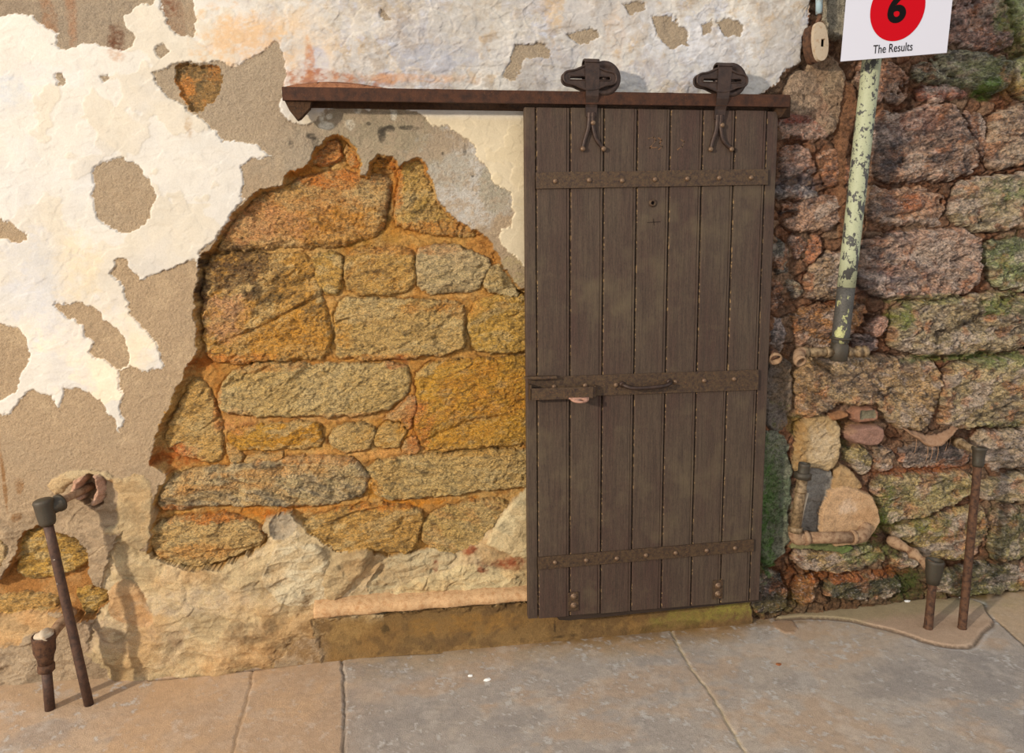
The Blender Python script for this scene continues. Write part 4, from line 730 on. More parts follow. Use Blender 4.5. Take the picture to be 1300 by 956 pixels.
for p0, p1, hb in (((372, 121), (668, 126), .062), ((668, 127), (1001, 133), .075)):  # added dark strips stand in for the shade behind and below the track
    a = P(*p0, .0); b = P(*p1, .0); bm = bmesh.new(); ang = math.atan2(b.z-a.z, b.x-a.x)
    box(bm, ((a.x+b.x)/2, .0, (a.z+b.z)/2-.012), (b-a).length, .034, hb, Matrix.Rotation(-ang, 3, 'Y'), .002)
    link('rail_shade_strip', bm, M_dark, rail, False)
# crumbled rust lying on the track's left end
bm = bmesh.new(); n = 60; rows = []
a = P(360, 112, .08); b = P(560, 115, .08)
for i in range(n+1):
    t = i/n; x = a.x+(b.x-a.x)*t; zt = a.z+(b.z-a.z)*t+.0; hh = .034*max(0, math.sin(math.pi*min(1, t*1.15+.12)))*(1-.45*t)+.004
    rows.append([bm.verts.new((x, -.096, zt+random.uniform(0, .003))), bm.verts.new((x, -.07, zt+hh*.35+random.uniform(-.004, .004))), bm.verts.new((x, -.04, zt+hh*.8+random.uniform(-.005, .005))), bm.verts.new((x, -.005, zt+hh+.006)), bm.verts.new((x, .01, zt-.01)), bm.verts.new((x, -.09, zt-.01))])
for r0, r1 in zip(rows[:-1], rows[1:]):
    for q in range(6): bm.faces.new((r0[q], r0[(q+1) % 6], r1[(q+1) % 6], r1[q]))
bm.faces.new(rows[0]); bm.faces.new(list(reversed(rows[-1]))); bmesh.ops.recalc_face_normals(bm, faces=bm.faces)
M_dust = mat('rust_dust', (150, 98, 64), 1., noise=[(60, I3, (122, 74, 46), .45, .65), (200, I3, (226, 170, 130), .55, .75)], bump=[(150, I3, .004)])
o = link('rust_dust', bm, M_dust, rail); o['label'] = 'orange rust crumbs heaped on the track'
# ------------------------------------------------------------------ door
door = empty('sliding_door', P(828, 770, .06)); tag(door, 'dark weathered plank door with three riveted iron straps hanging from a rail', 'door', kind='thing')
ZB, ZT = .1456, 2.0806
edges = [-.042]+[i*.125 for i in range(8)]+[.922]
for i in range(len(edges)-1):
    x0, x1 = edges[i], edges[i+1]; g = .0018
    bm = bmesh.new(); dz = random.uniform(-.003, .003)
    yb = -.045; yf = -DF+random.uniform(-.0006, .0006)+(.004 if i in (0, 8) else 0)
    w = x1-x0-2*g; prof = [(x0+g, yb), (x0+g, yf+.006), (x0+g+.0022, yf+.001), (x0+g+.006, yf), (x1-g-.013, yf), (x1-g-.011, yf+.0035), (x1-g-.009, yf+.0005), (x1-g-.005, yf), (x1-g-.002, yf+.0015), (x1-g, yf+.006), (x1-g, yb)]
    if w < .06: prof = [(x0+g, yb), (x0+g, yf+.003), (x0+g+.003, yf), (x1-g-.003, yf), (x1-g, yf+.003), (x1-g, yb)]
    lo = [bm.verts.new((x, y, ZB+dz)) for x, y in prof]; hi = [bm.verts.new((x, y, ZT+dz*.5)) for x, y in prof]; n = len(prof)
    for q in range(n): bm.faces.new((lo[q], lo[(q+1) % n], hi[(q+1) % n], hi[q]))
    bm.faces.new(lo); bm.faces.new(list(reversed(hi))); bmesh.ops.recalc_face_normals(bm, faces=bm.faces)
    o = link('plank', bm, M_wood, door, False)
for z in (.20, 1.05, 1.85):
    bm = bmesh.new(); box(bm, (.44, -.032, z), .90, .026, .12, bev=.003)
    link('back_batten', bm, M_woodd, door, False)
# bottom rail showing under the planks
a = P(700, 781, .065); b = P(966, 766, .065); bm = bmesh.new()
plate(bm, [(a.x, ZB+.02), (b.x, ZB+.02), (b.x, ZB-.012), (a.x+.07, ZB-.026), (a.x+.03, ZB-.020)], -.070, -.048)
link('bottom_rail', bm, M_woodd, door, False)
def strap(px0, py0, px1, py1, h, rv):
    o = ebox('strap', px0, py0, px1, py1, DF+.007, .008, h, M_iron, door, .001)
    for px, py in rv:
        bm = bmesh.new(); rivet(bm, P(px, py, DF+.007), .0095, .010); r = link('rivet', bm, M_rivet, o)
    return o
strap(680.5, 229.3, 975, 224.5, .058, [(705, 230), (748, 228.8), (790, 229.3), (831.6, 227.9), (872.5, 227), (913, 226), (953.6, 225.7)])
mid = strap(672, 492.5, 963, 482.3, .080, [(703.5, 491), (743, 489.5), (782, 488.8), (857, 485), (894, 483.3), (932, 481.3)])
strap(683, 715.8, 957, 692.6, .050, [(704.6, 714), (744, 711.4), (783, 709), (820, 705), (857.7, 702), (897, 699), (933, 696)])
# corner plates with two bolts each
for (pc, bolts, ht) in (((728, 764), [(728.5, 757.5), (728.5, 768.8)], .078), ((911.5, 748.5), [(911.8, 743.8), (911.6, 754.2)], .080)):
    c = P(pc[0], pc[1], DF+.004); bm = bmesh.new(); box(bm, (c.x, -DF-.002, c.z), .042, .006, ht, None, .001)
    pl_ = link('corner_plate', bm, M_iron, door, False)
    for q in bolts:
        bm = bmesh.new(); p = P(*q, DF+.006); lathe(bm, (p.x, -DF-.004, p.z), (0, -1, 0), [(0, 0), (0, .013), (.002, .013), (.0025, .009), (.007, .0085), (.010, .006), (.011, 0)], 14, .02); link('bolt', bm, M_rivet, pl_)
# pull handle
bm = bmesh.new(); A = P(790, 489.5, DF+.01); B = P(850, 486.2, DF+.01)
y = -DF-.007; pts = spl([(A.x, y, A.z+.004), (A.x+.004, y-.022, A.z+.003), (A.x+.03, y-.034, A.z-.005), ((A.x+B.x)/2, y-.036, (A.z+B.z)/2-.007), (B.x-.03, y-.034, B.z-.004), (B.x-.004, y-.022, B.z+.003), (B.x, y, B.z+.004)], 6)
tube(bm, pts, [.0075]*len(pts), 12, .02)
for q in (A, B): lathe(bm, (q.x, y+.002, q.z+.004), (0, -1, 0), [(0, 0), (0, .013), (.004, .0125), (.009, .010), (.012, .006)], 14)
link('pull_handle', bm, M_irond, door)
# latch: folded iron channel with a drilled tab
latch = None
bm = bmesh.new(); a = P(672.5, 500, DF+.05); b = P(757, 500, DF+.05)
D0 = DF+.007; D1 = DF+.042
l = P(673, 501, D1); r = P(753, 498.5, D1); ang = math.atan2(r.z-l.z, r.x-l.x)
zc = (l.z+r.z)/2; L = r.x-l.x
Rm = Matrix.Rotation(-ang, 3, 'Y')
box(bm, ((l.x+r.x)/2, -D1+.003, zc), L, .006, .044, Rm, .0015)
box(bm, (l.x+.003, -(D0+D1)/2, l.z+.006), .006, D1-D0, .058, Rm, .0015)
pts = [(r.x-.002, -D1+.003, r.z), (r.x+.010, -D1+.010, r.z+.002), (r.x+.016, -D1+.022, r.z+.003), (r.x+.018, -D0, r.z+.003)]
for q0, q1 in zip(pts[:-1], pts[1:]):
    m0 = (Vector(q0)+Vector(q1))/2; dv = Vector(q1)-Vector(q0); box(bm, m0, dv.length+.003, .005, .040, Matrix.Rotation(math.atan2(dv.y, dv.x), 3, 'Z'), .001)
pb_ = P(672, 480, DF+.03); box(bm, (pb_.x+.045, -DF-.018, pb_.z-.002), .12, .024, .012, Rm, .004)
latch = link('latch', bm, M_iron, door, False)
bm = bmesh.new(); t0 = P(724, 506, D1); t1 = P(747, 506, D1); n = 16; xm = (t0.x+t1.x)/2; zt = P(735, 506, D1).z
out = []
for i in range(n+1):
    q = math.pi*i/n; out.append((xm-.036*math.cos(q), -.004-.030*math.sin(q)))
out = [(xm-.042, .0)]+out+[(xm+.036, .0)]
hole = [(xm+.006+.009*math.cos(2*math.pi*i/12), -.018+.007*math.sin(2*math.pi*i/12)) for i in range(12)]
plate(bm, [(x, q) for x, q in out], -.003, .003, [hole])
for v in bm.verts:                        # swing the tab out of the door plane
    dx, th, dz = v.co.x, v.co.y, v.co.z
    v.co = Vector((dx, -D1+dz*.95+.001, zt+.002+th+dz*.30))
o = link('latch_tab', bm, mat('pinkish_iron', (168, 126, 106), .7, .2, noise=[(120, I3, (110, 76, 60), .5, .7)], bump=[(160, I3, .001)]), latch); 
# keyhole escutcheon
bm = bmesh.new(); c = P(828.6, 257.8, DF); lathe(bm, (c.x, -DF+.001, c.z), (0, -1, 0), [(0, .0055), (.002, .0055), (.006, .007), (.0065, .010), (.004, .0145), (0, .0155)], 22, .02)
link('keyhole_ring', bm, M_iron, door)
bm = bmesh.new(); lathe(bm, (c.x, -DF-.0002, c.z), (0, -1, 0), [(0, 0), (0, .006), (.0008, .0058), (.001, 0)], 16); link('keyhole', bm, M_ink, door)
# faint painted numbers on the planks
bm = bmesh.new()
M_mark = mat('faded_mark', (104, 74, 50), .9, noise=[(120, I3, (80, 64, 50), .46, .52)])
def stroke(pts, r=.0035):
    ps = [P(*q, DF+.0008) for q in pts]
    for a_, b_ in zip(ps[:-1], ps[1:]):
        d = (b_-a_); L = d.length; box(bm, ((a_.x+b_.x)/2, -DF-.0004, (a_.z+b_.z)/2), L+r, .0006, r*1.6, Matrix.Rotation(-math.atan2(d.z, d.x), 3, 'Y'), 0)
for q in ([(823, 176), (830, 174), (833, 178), (825, 188), (834, 187)], [(836, 175), (840, 178), (837, 182), (841, 186), (836, 190)], [(864, 177), (869, 180), (866, 186), (860, 190)]):
    bm = bmesh.new(); stroke(q, .003); link('faded_paint_mark', bm, M_mark, door, False)
bm = bmesh.new()
stroke([(822, 282.5), (838, 281.5)], .0022); stroke([(829.5, 278), (830.5, 286)], .0018); link('scratch_mark', bm, M_woodd, door, False)
# roller hangers
def hanger(bx, by, lean, wheel_c, eye_c, eyew):
    """strap looped over the wheel, forked foot on the planks"""
    h = bpy.data.objects.new('roller_hanger', None); COL.objects.link(h); h.parent = door; h.location = (0, 0, 0); h.matrix_parent_inverse = Matrix.Translation(-door.location)
    D = DF+.030
    tp = P(*bx, D); bt = P(*by, D); w0 = .0265; w1 = .019
    bm = bmesh.new()
    # broad strap
    Dm = DF+.009
    pts = [(tp, D), (tp.lerp(bt, .35), D), (tp.lerp(bt, .62), D-.003), (tp.lerp(bt, .82), Dm+.003), (bt, Dm)]
    rows = []
    for i, (p, dd) in enumerate(pts):
        t = i/(len(pts)-1); w = w0+(w1-w0)*t
        rows.append([bm.verts.new((p.x-w, -dd, p.z)), bm.verts.new((p.x+w, -dd, p.z)), bm.verts.new((p.x+w, -dd+.007, p.z)), bm.verts.new((p.x-w, -dd+.007, p.z))])
    for r0, r1 in zip(rows[:-1], rows[1:]):
        for q in range(4): bm.faces.new((r0[q], r0[(q+1) % 4], r1[(q+1) % 4], r1[q]))
    bm.faces.new(rows[0]); bm.faces.new(rows[-1])
    # fold over the top towards the wall
    zt = tp.z
    for q in range(6):
        a0 = math.pi*q/6; a1 = math.pi*(q+1)/6; rr = .024
        p0 = Vector((tp.x, -(D-rr)-rr*math.cos(a0), zt+rr*.55*math.sin(a0))); p1 = Vector((tp.x, -(D-rr)-rr*math.cos(a1), zt+rr*.55*math.sin(a1))); dv = p1-p0
        box(bm, (p0+p1)/2, w0*2, dv.length+.003, .007, Matrix.Rotation(math.atan2(dv.z, dv.y), 3, 'X'), .001)
    box(bm, (tp.x, -(D-.048)-.0035, zt-.045), w0*2, .007, .09, None, .001)
    bmesh.ops.recalc_face_normals(bm, faces=bm.faces)
    link('hanger_strap', bm, M_irond, h, False)
    # fork
    bm = bmesh.new()
    for sg, foot in ((-1, lean[0]), (1, lean[1])):
        f = P(*foot, DF); y = -DF-.004
        ps = spl([(bt.x+sg*.006, y-.003, bt.z+.016), (bt.x+sg*.0065, y, bt.z-.016), (bt.x+sg*.011, y, bt.z-.045), (bt.x+sg*.022, y, bt.z-.080), (f.x+sg*.002, y, f.z-.004)], 5)
        n = len(ps); tube(bm, ps, [.0105-.0035*i/(n-1) for i in range(n)], 8, .02)
    link('forked_foot', bm, M_irond, h)
    for q in ((by[0]+.5, by[1]+9), lean[0], lean[1]):
        bm = bmesh.new(); p = P(*q, DF+.01); rivet(bm, (p.x, -DF-.010, p.z), .0095, .009); link('bolt', bm, M_rivet, h)
    # grooved wheel riding on the track
    wc = P(*wheel_c, .09); bm = bmesh.new(); R_w = .060
    lathe(bm, (wc.x, -.0985, wc.z), (0, 1, 0), [(0, 0), (0, .016), (.004, .017), (.004, .040), (.0, .044), (.0, R_w), (.004, R_w), (.007, R_w-.007), (.012, R_w-.007), (.015, R_w), (.018, R_w), (.018, 0)], 40)
    link('wheel', bm, M_irond, h)
    # slotted side plates
    ec = P(*eye_c, .115)
    def eye(cx, cz, W):
        o_ = []
        for (u, v) in [(-1, .05), (-.97, .35), (-.84, .56), (-.6, .62), (-.40, .82), (-.2, 1.05), (0, 1.12), (.2, 1.05), (.40, .82), (.6, .62), (.84, .56), (.97, .35), (1, .0), (.97, -.3), (.84, -.5), (.6, -.56), (.38, -.80), (.15, -1.0), (-.15, -1.0), (-.38, -.80), (-.6, -.56), (-.84, -.5), (-.97, -.3)]:
            o_.append((cx+u*W, cz+v*.040))
        return [tuple(q) for q in chaikin(o_, 1)]
    def slot(cx, cz, W):
        o_ = [(cx+u*W, cz+v*.040) for u, v in [(-.76, 0), (-.72, .17), (.72, .17), (.76, 0), (.72, -.17), (-.72, -.17)]]
        return o_
    for dd, nm in ((DF+.036, 0), (DF+.006, 1)):
        bm = bmesh.new(); W = eyew
        sl = slot(ec.x, ec.z, W); plate(bm, eye(ec.x, ec.z, W), -dd+.010, -dd+.016, [sl])
        tube(bm, [Vector((x, -dd+.010, z)) for x, z in eye(ec.x, ec.z, W*.985)]+[Vector((eye(ec.x, ec.z, W*.985)[0][0], -dd+.010, eye(ec.x, ec.z, W*.985)[0][1]))], .0042, 8, cap=False)
        ss_ = slot(ec.x, ec.z, W*1.02); tube(bm, [Vector((x, -dd+.010, z)) for x, z in ss_]+[Vector((ss_[0][0], -dd+.010, ss_[0][1]))], .0030, 8, cap=False)
        link('side_plate', bm, M_irond, h, False)
    bm = bmesh.new(); lathe(bm, (wc.x, -DF-.022, wc.z), (0, 1, 0), [(0, 0), (0, .007), (.002, .008), (.050, .008), (.050, 0)], 14); link('axle', bm, M_irond, h)
hanger((752, 79), (752.5, 147), ((740, 189), (766.5, 189)), (766.5, 100), (750, 98.5), .098)
hanger((921, 84), (916.5, 150), ((902.5, 189.5), (929, 189.5)), (927, 102), (918.5, 101.5), .098)
for o in list(COL.objects):
    if o.parent and o.parent.name.startswith('roller_hanger'): o.matrix_parent_inverse = Matrix()
# hanger origin sits at the world origin, so its pieces need no offset
# ------------------------------------------------------------------ sign and its pole
base = P(1065, 447, .07); topp = P(1112, 30, .12)
pole = empty('sign_pole', base); tag(pole, 'leaning pale green pipe with chipped paint carrying the numbered sign', 'pole')
r_p = .0335
mid_t = .235
def lp(t): return base+(P(1106.5, 78, .105)-base)*t
bm = bmesh.new(); tube(bm, [lp(t) for t in (.035, .06, .12, .18, mid_t)], r_p*.985, 20, .006); link('bare_pipe_foot', bm, M_polel, pole)
bm = bmesh.new(); tube(bm, [lp(mid_t+(1.42-mid_t)*i/10) for i in range(11)], r_p, 20, .004); link('painted_pipe', bm, M_pole, pole)
bm = bmesh.new(); ax = (lp(1)-base).normalized()
lathe(bm, base+ax*.0, ax, [(-.034, 0), (-.034, .030), (-.03, .034), (.03, .034), (.034, .030), (.05, .030), (.052, .040), (.060, .041), (.062, .036)], 24, .01)
link('tee_fitting', bm, M_dkm, pole)
bm = bmesh.new(); D = .07
pts = [P(1057, 447, D), P(1040, 447, D), P(1022, 447.5, D)]
tube(bm, pts, .0185, 16, .01)
for q in (P(1050, 447, D), P(1022, 447.5, D)): lathe(bm, q, (1, 0, 0), [(-.008, .018), (-.008, .0225), (.008, .0225), (.008, .018)], 16)
link('side_pipe', bm, M_brass, pole)
bm = bmesh.new(); e = P(1022, 447.5, D); f = P(1016.5, 459, .125)
pts = spl([e, e+Vector((-.022, -.002, 0)), e+Vector((-.034, -.016, -.006)), f+Vector((0, .015, .008)), f], 5)
n = len(pts); tube(bm, pts, [.021]*n, 16, .01, cap=False)
ax2 = (pts[-1]-pts[-3]).normalized(); lathe(bm, f, ax2, [(-.03, .0), (-.03, .015), (.004, .017), (.005, .024), (-.012, .0245), (-.014, .021)], 18)
link('open_elbow', bm, M_dusty, pole)
bm = bmesh.new(); lathe(bm, P(1076, 447, D), (1, 0, 0), [(-.005, 0), (-.005, .021), (.012, .021), (.013, .017), (.036, .017), (.038, .024), (.052, .025), (.054, .020), (.066, .020), (.068, .025), (.082, .023), (.084, .0)], 8); link('end_nut', bm, M_brass, pole)
# sign board: its right side stands further out from the wall
BL = P(1067, 78, .175); BR0 = None
best = None
for i in range(400):
    D = .18+i*.001; q = P(1202, 67, D)
    if best is None or abs(q.z-BL.z) < best[0]: best = (abs(q.z-BL.z), q, D)
BR = best[1]
TL = P(1074, 0, .175); 
# lean of the board follows its left edge
up = (TL-BL).normalized(); wv = (BR-BL); Ws = wv.length; wv.normalize(); nv = wv.cross(up).normalized(); up = nv.cross(wv).normalized() if abs(wv.dot(up)) < .02 else up
Hs = Ws*1.30
print('sign', Ws, BL, BR)
sg = empty('numbered_sign', BL.lerp(BR, .5)); tag(sg, 'white sign board with a red disc and black number six on the leaning pipe', 'sign')
th = .006
def SP(u, v, o=0.): return BL+wv*(u*Ws)+up*(v*Hs)+nv*o
bm = bmesh.new()
if nv.y > 0: nv = -nv
vs = [bm.verts.new(SP(u, v, o)) for o in (0, -th) for u, v in ((0, 0), (1, 0), (1, 1), (0, 1))]
for f_ in ((0, 1, 2, 3), (7, 6, 5, 4), (0, 4, 5, 1), (1, 5, 6, 2), (2, 6, 7, 3), (3, 7, 4, 0)): bm.faces.new([vs[i] for i in f_])
bmesh.ops.recalc_face_normals(bm, faces=bm.faces); link('board', bm, M_sign, sg, False)
# disc centre from its visible lower arc
def on_sign(px, py):
    d = Vector(ray(px, py)); c = Vector(CAM); t = (BL-c).dot(nv)/d.dot(nv); q = c+d*t-BL
    a11 = wv.dot(wv); a12 = wv.dot(up); a22 = up.dot(up); b1 = q.dot(wv); b2 = q.dot(up); de = a11*a22-a12*a12
    return (b1*a22-b2*a12)/de/Ws, (b2*a11-b1*a12)/de/Hs
uL = on_sign(1105, 12)[0]; uR = on_sign(1174.5, 8)[0]; vb = on_sign(1135, 52.3)[1]
rad = (uR-uL)*Ws/2; cu = (uL+uR)/2; cv = on_sign(1139, 11)[1]; rv = (cv-vb)*Hs
bm = bmesh.new(); vs = [bm.verts.new(SP(cu, cv, .0006)+wv*rad*math.cos(2*math.pi*i/64)+up*rv*math.sin(2*math.pi*i/64)) for i in range(64)]; bm.faces.new(vs)
ext = bmesh.ops.extrude_face_region(bm, geom=bm.faces[:]); 
for v in [g for g in ext['geom'] if isinstance(g, bmesh.types.BMVert)]: v.co += nv*.0006
bmesh.ops.recalc_face_normals(bm, faces=bm.faces); o = link('red_disc', bm, M_red, sg, False)
def text(body, size, u, v, name, off=0., scx=1., mt=M_ink, o_=.0016):
    cu_ = bpy.data.curves.new(name, 'FONT'); cu_.body = body; cu_.size = size; cu_.align_x = 'CENTER'; cu_.align_y = 'BOTTOM_BASELINE'; cu_.offset = off; cu_.extrude = .0003; cu_.resolution_u = 6
    t = bpy.data.objects.new(name, cu_); COL.objects.link(t); bpy.context.view_layer.update()
    me = bpy.data.meshes.new_from_object(t.evaluated_get(bpy.context.evaluated_depsgraph_get())); bpy.data.objects.remove(t)
    o = bpy.data.objects.new(name, me); COL.objects.link(o); me.materials.clear(); me.materials.append(mt)
    for v_ in me.vertices:
        q = v_.co.copy(); v_.co = SP(u, v, o_)+wv*(q.x*scx)+up*q.y+nv*q.z
    o.parent = sg; o.matrix_parent_inverse = Matrix.Translation(-sg.location); return o
u6, v6 = on_sign(1137, 27.5); _, v6t = on_sign(1137, -8); hh = (v6t-v6)*Hs
text('6', hh/.72, u6, v6, 'number', .0045, .92)
a_ = on_sign(1108, 68.5); b_ = on_sign(1158, 63.5); um = (a_[0]+b_[0])/2; ws = (b_[0]-a_[0])*Ws
um_, vm_ = on_sign(1133, 66.2)
tx_ = text('The Results', .042, um_, vm_, 'caption', 0., 1.)
wd = max(((v.co-SP(um_, vm_)).dot(wv)) for v in tx_.data.vertices)*2
kf = ws/wd
for v_ in tx_.data.vertices:
    q = v_.co-SP(um_, vm_); a1 = q.dot(wv); a3 = q.dot(nv); a2 = q-wv*a1-nv*a3; v_.co = SP(um_, vm_)+wv*a1*kf+a2+nv*a3
bm = bmesh.new()
pc = lp(1.15); tube(bm, [pc+Vector((0, 0, 0)), SP(.25, .18, -.015)], .010, 10); pc = lp(1.3); tube(bm, [pc, SP(.25, .36, -.015)], .010, 10)
link('clamp', bm, M_dkm, sg)
# ------------------------------------------------------------------ pipework
def cup(bm, c, ax, r, h, wall=.0045, taper=.7, lip=.003):
    """open socket, mouth at c, running down along -ax"""
    lathe(bm, c, ax, [(-h*.7, 0), (-h*.7, r-wall*1.6), (-.002, r-wall), (0, r-wall*.4), (0, r), (-lip*3, r+lip*.4), (-lip*5, r), (-h*.55, r*.96), (-h*.78, r*taper*1.12), (-h, r*taper), (-h, 0)], 20, .012)
# left tall pipe
D = .135
el = P(57, 648, D); ft = G(112, 884, .012); ft = Vector((P(113, 890, .15).x, -.15, floor_z(P(113, 890, .15).x, -.15)-.01))
st_ = empty('standpipe', ft); tag(st_, 'tall dark rusty pipe bent into the wall below the limewash, casting a long shadow', 'pipe', None)
ax = (el-ft).normalized()
bm = bmesh.new(); tube(bm, [ft.lerp(el, t) for t in (0, .2, .4, .6, .8, .96)], .0155, 16, .02); link('upright_pipe', bm, M_drust, st_)
bm = bmesh.new(); lathe(bm, el, ax, [(-.052, 0), (-.052, .021), (-.044, .026), (-.036, .026), (-.030, .027), (-.01, .029), (.02, .030), (.03, .032), (.036, .030), (.040, .024), (.041, 0)], 18, .02)
aw = P(117, 617, -.03); dirr = (aw-el).normalized(); lathe(bm, el, dirr, [(0, .0), (.0, .026), (.048, .027), (.050, .031), (.060, .031), (.062, .02)], 18, .02); link('elbow_cap', bm, M_dkm, st_)
bm = bmesh.new(); tube(bm, [el+dirr*.04, el.lerp(aw, .45)+Vector((0, 0, .003)), aw], [.0145, .0135, .014], 14, .03); link('arm', bm, M_dusty, st_)

# left short pipe with filled cup
D = .16; cp = P(55, 806, D); fx = P(64, 905, .16); ft = Vector((fx.x, -.16, floor_z(fx.x, -.16)-.01))
sp_ = empty('stub_pipe', ft); tag(sp_, 'short rusty pipe with a cup full of white plaster beside the tall dark pipe', 'pipe', None)
ax = (cp-ft).normalized()
bm = bmesh.new(); cup(bm, cp, ax, .036, .105, taper=.66); lathe(bm, cp-ax*.105, ax, [(-.03, .0), (-.03, .022), (-.026, .027), (-.006, .027), (0, .023), (.01, .022)], 18, .02); link('socket', bm, M_rustp, sp_)
bm = bmesh.new(); tube(bm, [ft, ft.lerp(cp, .3), cp-ax*.12], .0165, 14, .02); link('upright_pipe', bm, M_drust, sp_)
bm = bmesh.new(); r0 = bmesh.ops.create_icosphere(bm, subdivisions=3, radius=.030)
for v in r0['verts']: v.co = Vector((v.co.x*1.02, v.co.y*1.02, v.co.z*.62))*(1+.16*math.sin(v.co.x*170+v.co.z*90))+cp+Vector((.006, 0, -.002))
link('plaster_plug', bm, M_cream, sp_)
bm = bmesh.new(); aw = P(92, 776, .0); dirr = (aw-(cp-ax*.03)).normalized(); pts = [cp-ax*.035+dirr*.02, cp.lerp(aw, .5)-ax*.012, aw]; tube(bm, spl(pts, 4), [.022, .020, .019, .018, .018, .018, .018, .018, .018], 12, .05); link('arm', bm, M_dusty, sp_)
# right tall pipe
D = .14; el = P(1243, 574, D); tf = P(1221.5, 795, .165); g = G(1221.5, 795, .02); ft = Vector((g.x, g.y, floor_z(g.x, g.y)-.01))
rp = empty('standpipe', ft); tag(rp, 'tall slim rusty pipe standing on the cement patch before mossy rubble', 'pipe', None)
ax = (el-ft).normalized()
bm = bmesh.new(); tube(bm, [ft.lerp(el, t) for t in (0, .02, .2, .4, .6, .8, .97)], [.021, .0165, .0165, .016, .0165, .016, .016], 14, .05); link('upright_pipe', bm, M_rustp, rp)
bm = bmesh.new(); lathe(bm, el, ax, [(-.060, 0), (-.060, .018), (-.052, .022), (-.035, .021), (-.02, .023), (.004, .024), (.010, .028), (.018, .029), (.021, .026), (.016, .021), (.014, 0)], 18, .02); link('elbow_cap', bm, M_dkm, rp)
aw = P(1204, 556, -.03); dirr = (aw-el).normalized()
bm = bmesh.new(); tube(bm, [el+dirr*.02, el.lerp(aw, .5), aw], .0165, 14, .02); lathe(bm, el.lerp(aw, .62), dirr, [(-.01, .016), (-.01, .023), (.012, .023), (.012, .016)], 14); link('arm', bm, M_brass, rp)
# right short pipe
g = G(1178.5, 794, .02); ft = Vector((g.x, g.y, floor_z(g.x, g.y)-.01)); D = -g.y-.01; cp = P(1187, 711, D)
rs = empty('stub_pipe', ft); tag(rs, 'short rusty pipe with an open cup on the cement patch beside the tall slim pipe', 'pipe', None)
ax = (cp-ft).normalized()
bm = bmesh.new(); cup(bm, cp, ax, .034, .10, taper=.70); link('socket', bm, M_dkm, rs)
bm = bmesh.new(); tube(bm, [ft, ft.lerp(cp, .04), ft.lerp(cp, .5), cp-ax*.09], [.026, .0175, .0155, .0165], 14, .06); link('upright_pipe', bm, M_rustp, rs)
bm = bmesh.new(); pts = [cp-ax*.04, P(1165, 707, .09), P(1152, 697, .05), P(1127, 684, -.02)]; pts = spl(pts, 5); n = len(pts); tube(bm, pts, [.020+.006*math.sin(i*1.1) for i in range(n)], 12, .08); link('arm', bm, M_dusty, rs)
# cobweb hanging off the tall slim pipe's arm
web = bmesh.new(); n = 26; a = P(1151, 543, .03); b = P(1222, 545, .05); rows = []
for i in range(n+1):
    t = i/n; sag = .070*max(0, 1-abs(2*t-.92)**1.35)*(1+.05*math.sin(t*23)); x = a.x+(b.x-a.x)*t; y = -.035-.03*math.sin(math.pi*t); z = a.z+(b.z-a.z)*t
    th_ = .006+.040*math.sin(math.pi*t)**2
    rows.append([web.verts.new((x+random.uniform(-.001, .001), y+f*.045, z-sag*(1.05-.62*f)+random.uniform(-.003, .003))) for f in (0, .25, .5, .75, 1.)]+[web.verts.new((x, y+.02, z-sag*1.1-.004))])
for r0, r1 in zip(rows[:-1], rows[1:]):
    for q in range(6): web.faces.new((r0[q], r0[(q+1) % 6], r1[(q+1) % 6], r1[q]))
web.faces.new(rows[0]); web.faces.new(list(reversed(rows[-1])))
for i in (5, 10, 12, 15, 20, 22):
    p = rows[i][5].co; tube(web, spl([p, p+Vector((.002, 0, -.03)), p+Vector((-.002, .003, -.055-.01*random.random()))], 4), .0013, 6)
bmesh.ops.recalc_face_normals(web, faces=web.faces); o = link('cobweb', web, M_web); tag(o, 'dust laden cobweb sagging from the rubble towards the tall slim pipe', 'cobweb')
# wall-hugging pipe run by the door
D = .065
ra = P(1009, 682, D); run = empty('pipe_run', ra); tag(run, 'angled tan pipe run in front of the slate and round disc near the door', 'pipe')
tp = P(1019, 604, D); bt = P(1009.5, 672, D); ax = (tp-bt).normalized()
bm = bmesh.new(); tube(bm, [bt, bt.lerp(tp, .5), tp], .0215, 16, .02); q = bt.lerp(tp, .72); lathe(bm, q, ax, [(-.006, .02), (-.006, .0245), (.006, .0245), (.006, .02)], 16, .03); q = bt+ax*.0; lathe(bm, q, ax, [(-.010, .02), (-.010, .0285), (.010, .0285), (.012, .02)], 16, .03); link('upright_pipe', bm, M_brass, run)
bm = bmesh.new(); lathe(bm, tp, ax, [(-.012, 0), (-.012, .034), (.012, .0345), (.014, .026)], 6); link('hex_collar', bm, M_dkm, run)
bm = bmesh.new(); t2 = P(1021.5, 588, D); cup(bm, t2, ax, .0225, .055, .004, .95); link('socket', bm, M_dkm, run)
bm = bmesh.new(); h0 = P(1022, 683, D); h1 = P(1083, 682, D); pts = spl([bt-ax*.004, ra+Vector((.0, 0, .012)), ra+Vector((.012, 0, -.008)), h0], 5); tube(bm, pts, .0255, 16, .01); lathe(bm, h0, (1, 0, 0), [(-.008, .02), (-.008, .030), (.010, .030), (.012, .02)], 16, .02); link('elbow', bm, M_dusty, run)
bm = bmesh.new(); tube(bm, [h0, h0.lerp(h1, .5), h1], .0235, 16, .015); link('level_pipe', bm, M_dusty, run)
bm = bmesh.new(); pts = spl([h1, P(1092, 681, D), P(1097, 676, D-.02), P(1098, 668, .02)], 5); tube(bm, pts, .0265, 16, .01); lathe(bm, h1, (1, 0, 0), [(-.008, .02), (-.008, .0295), (.008, .0295), (.01, .02)], 16, .02); link('elbow', bm, M_dusty, run)
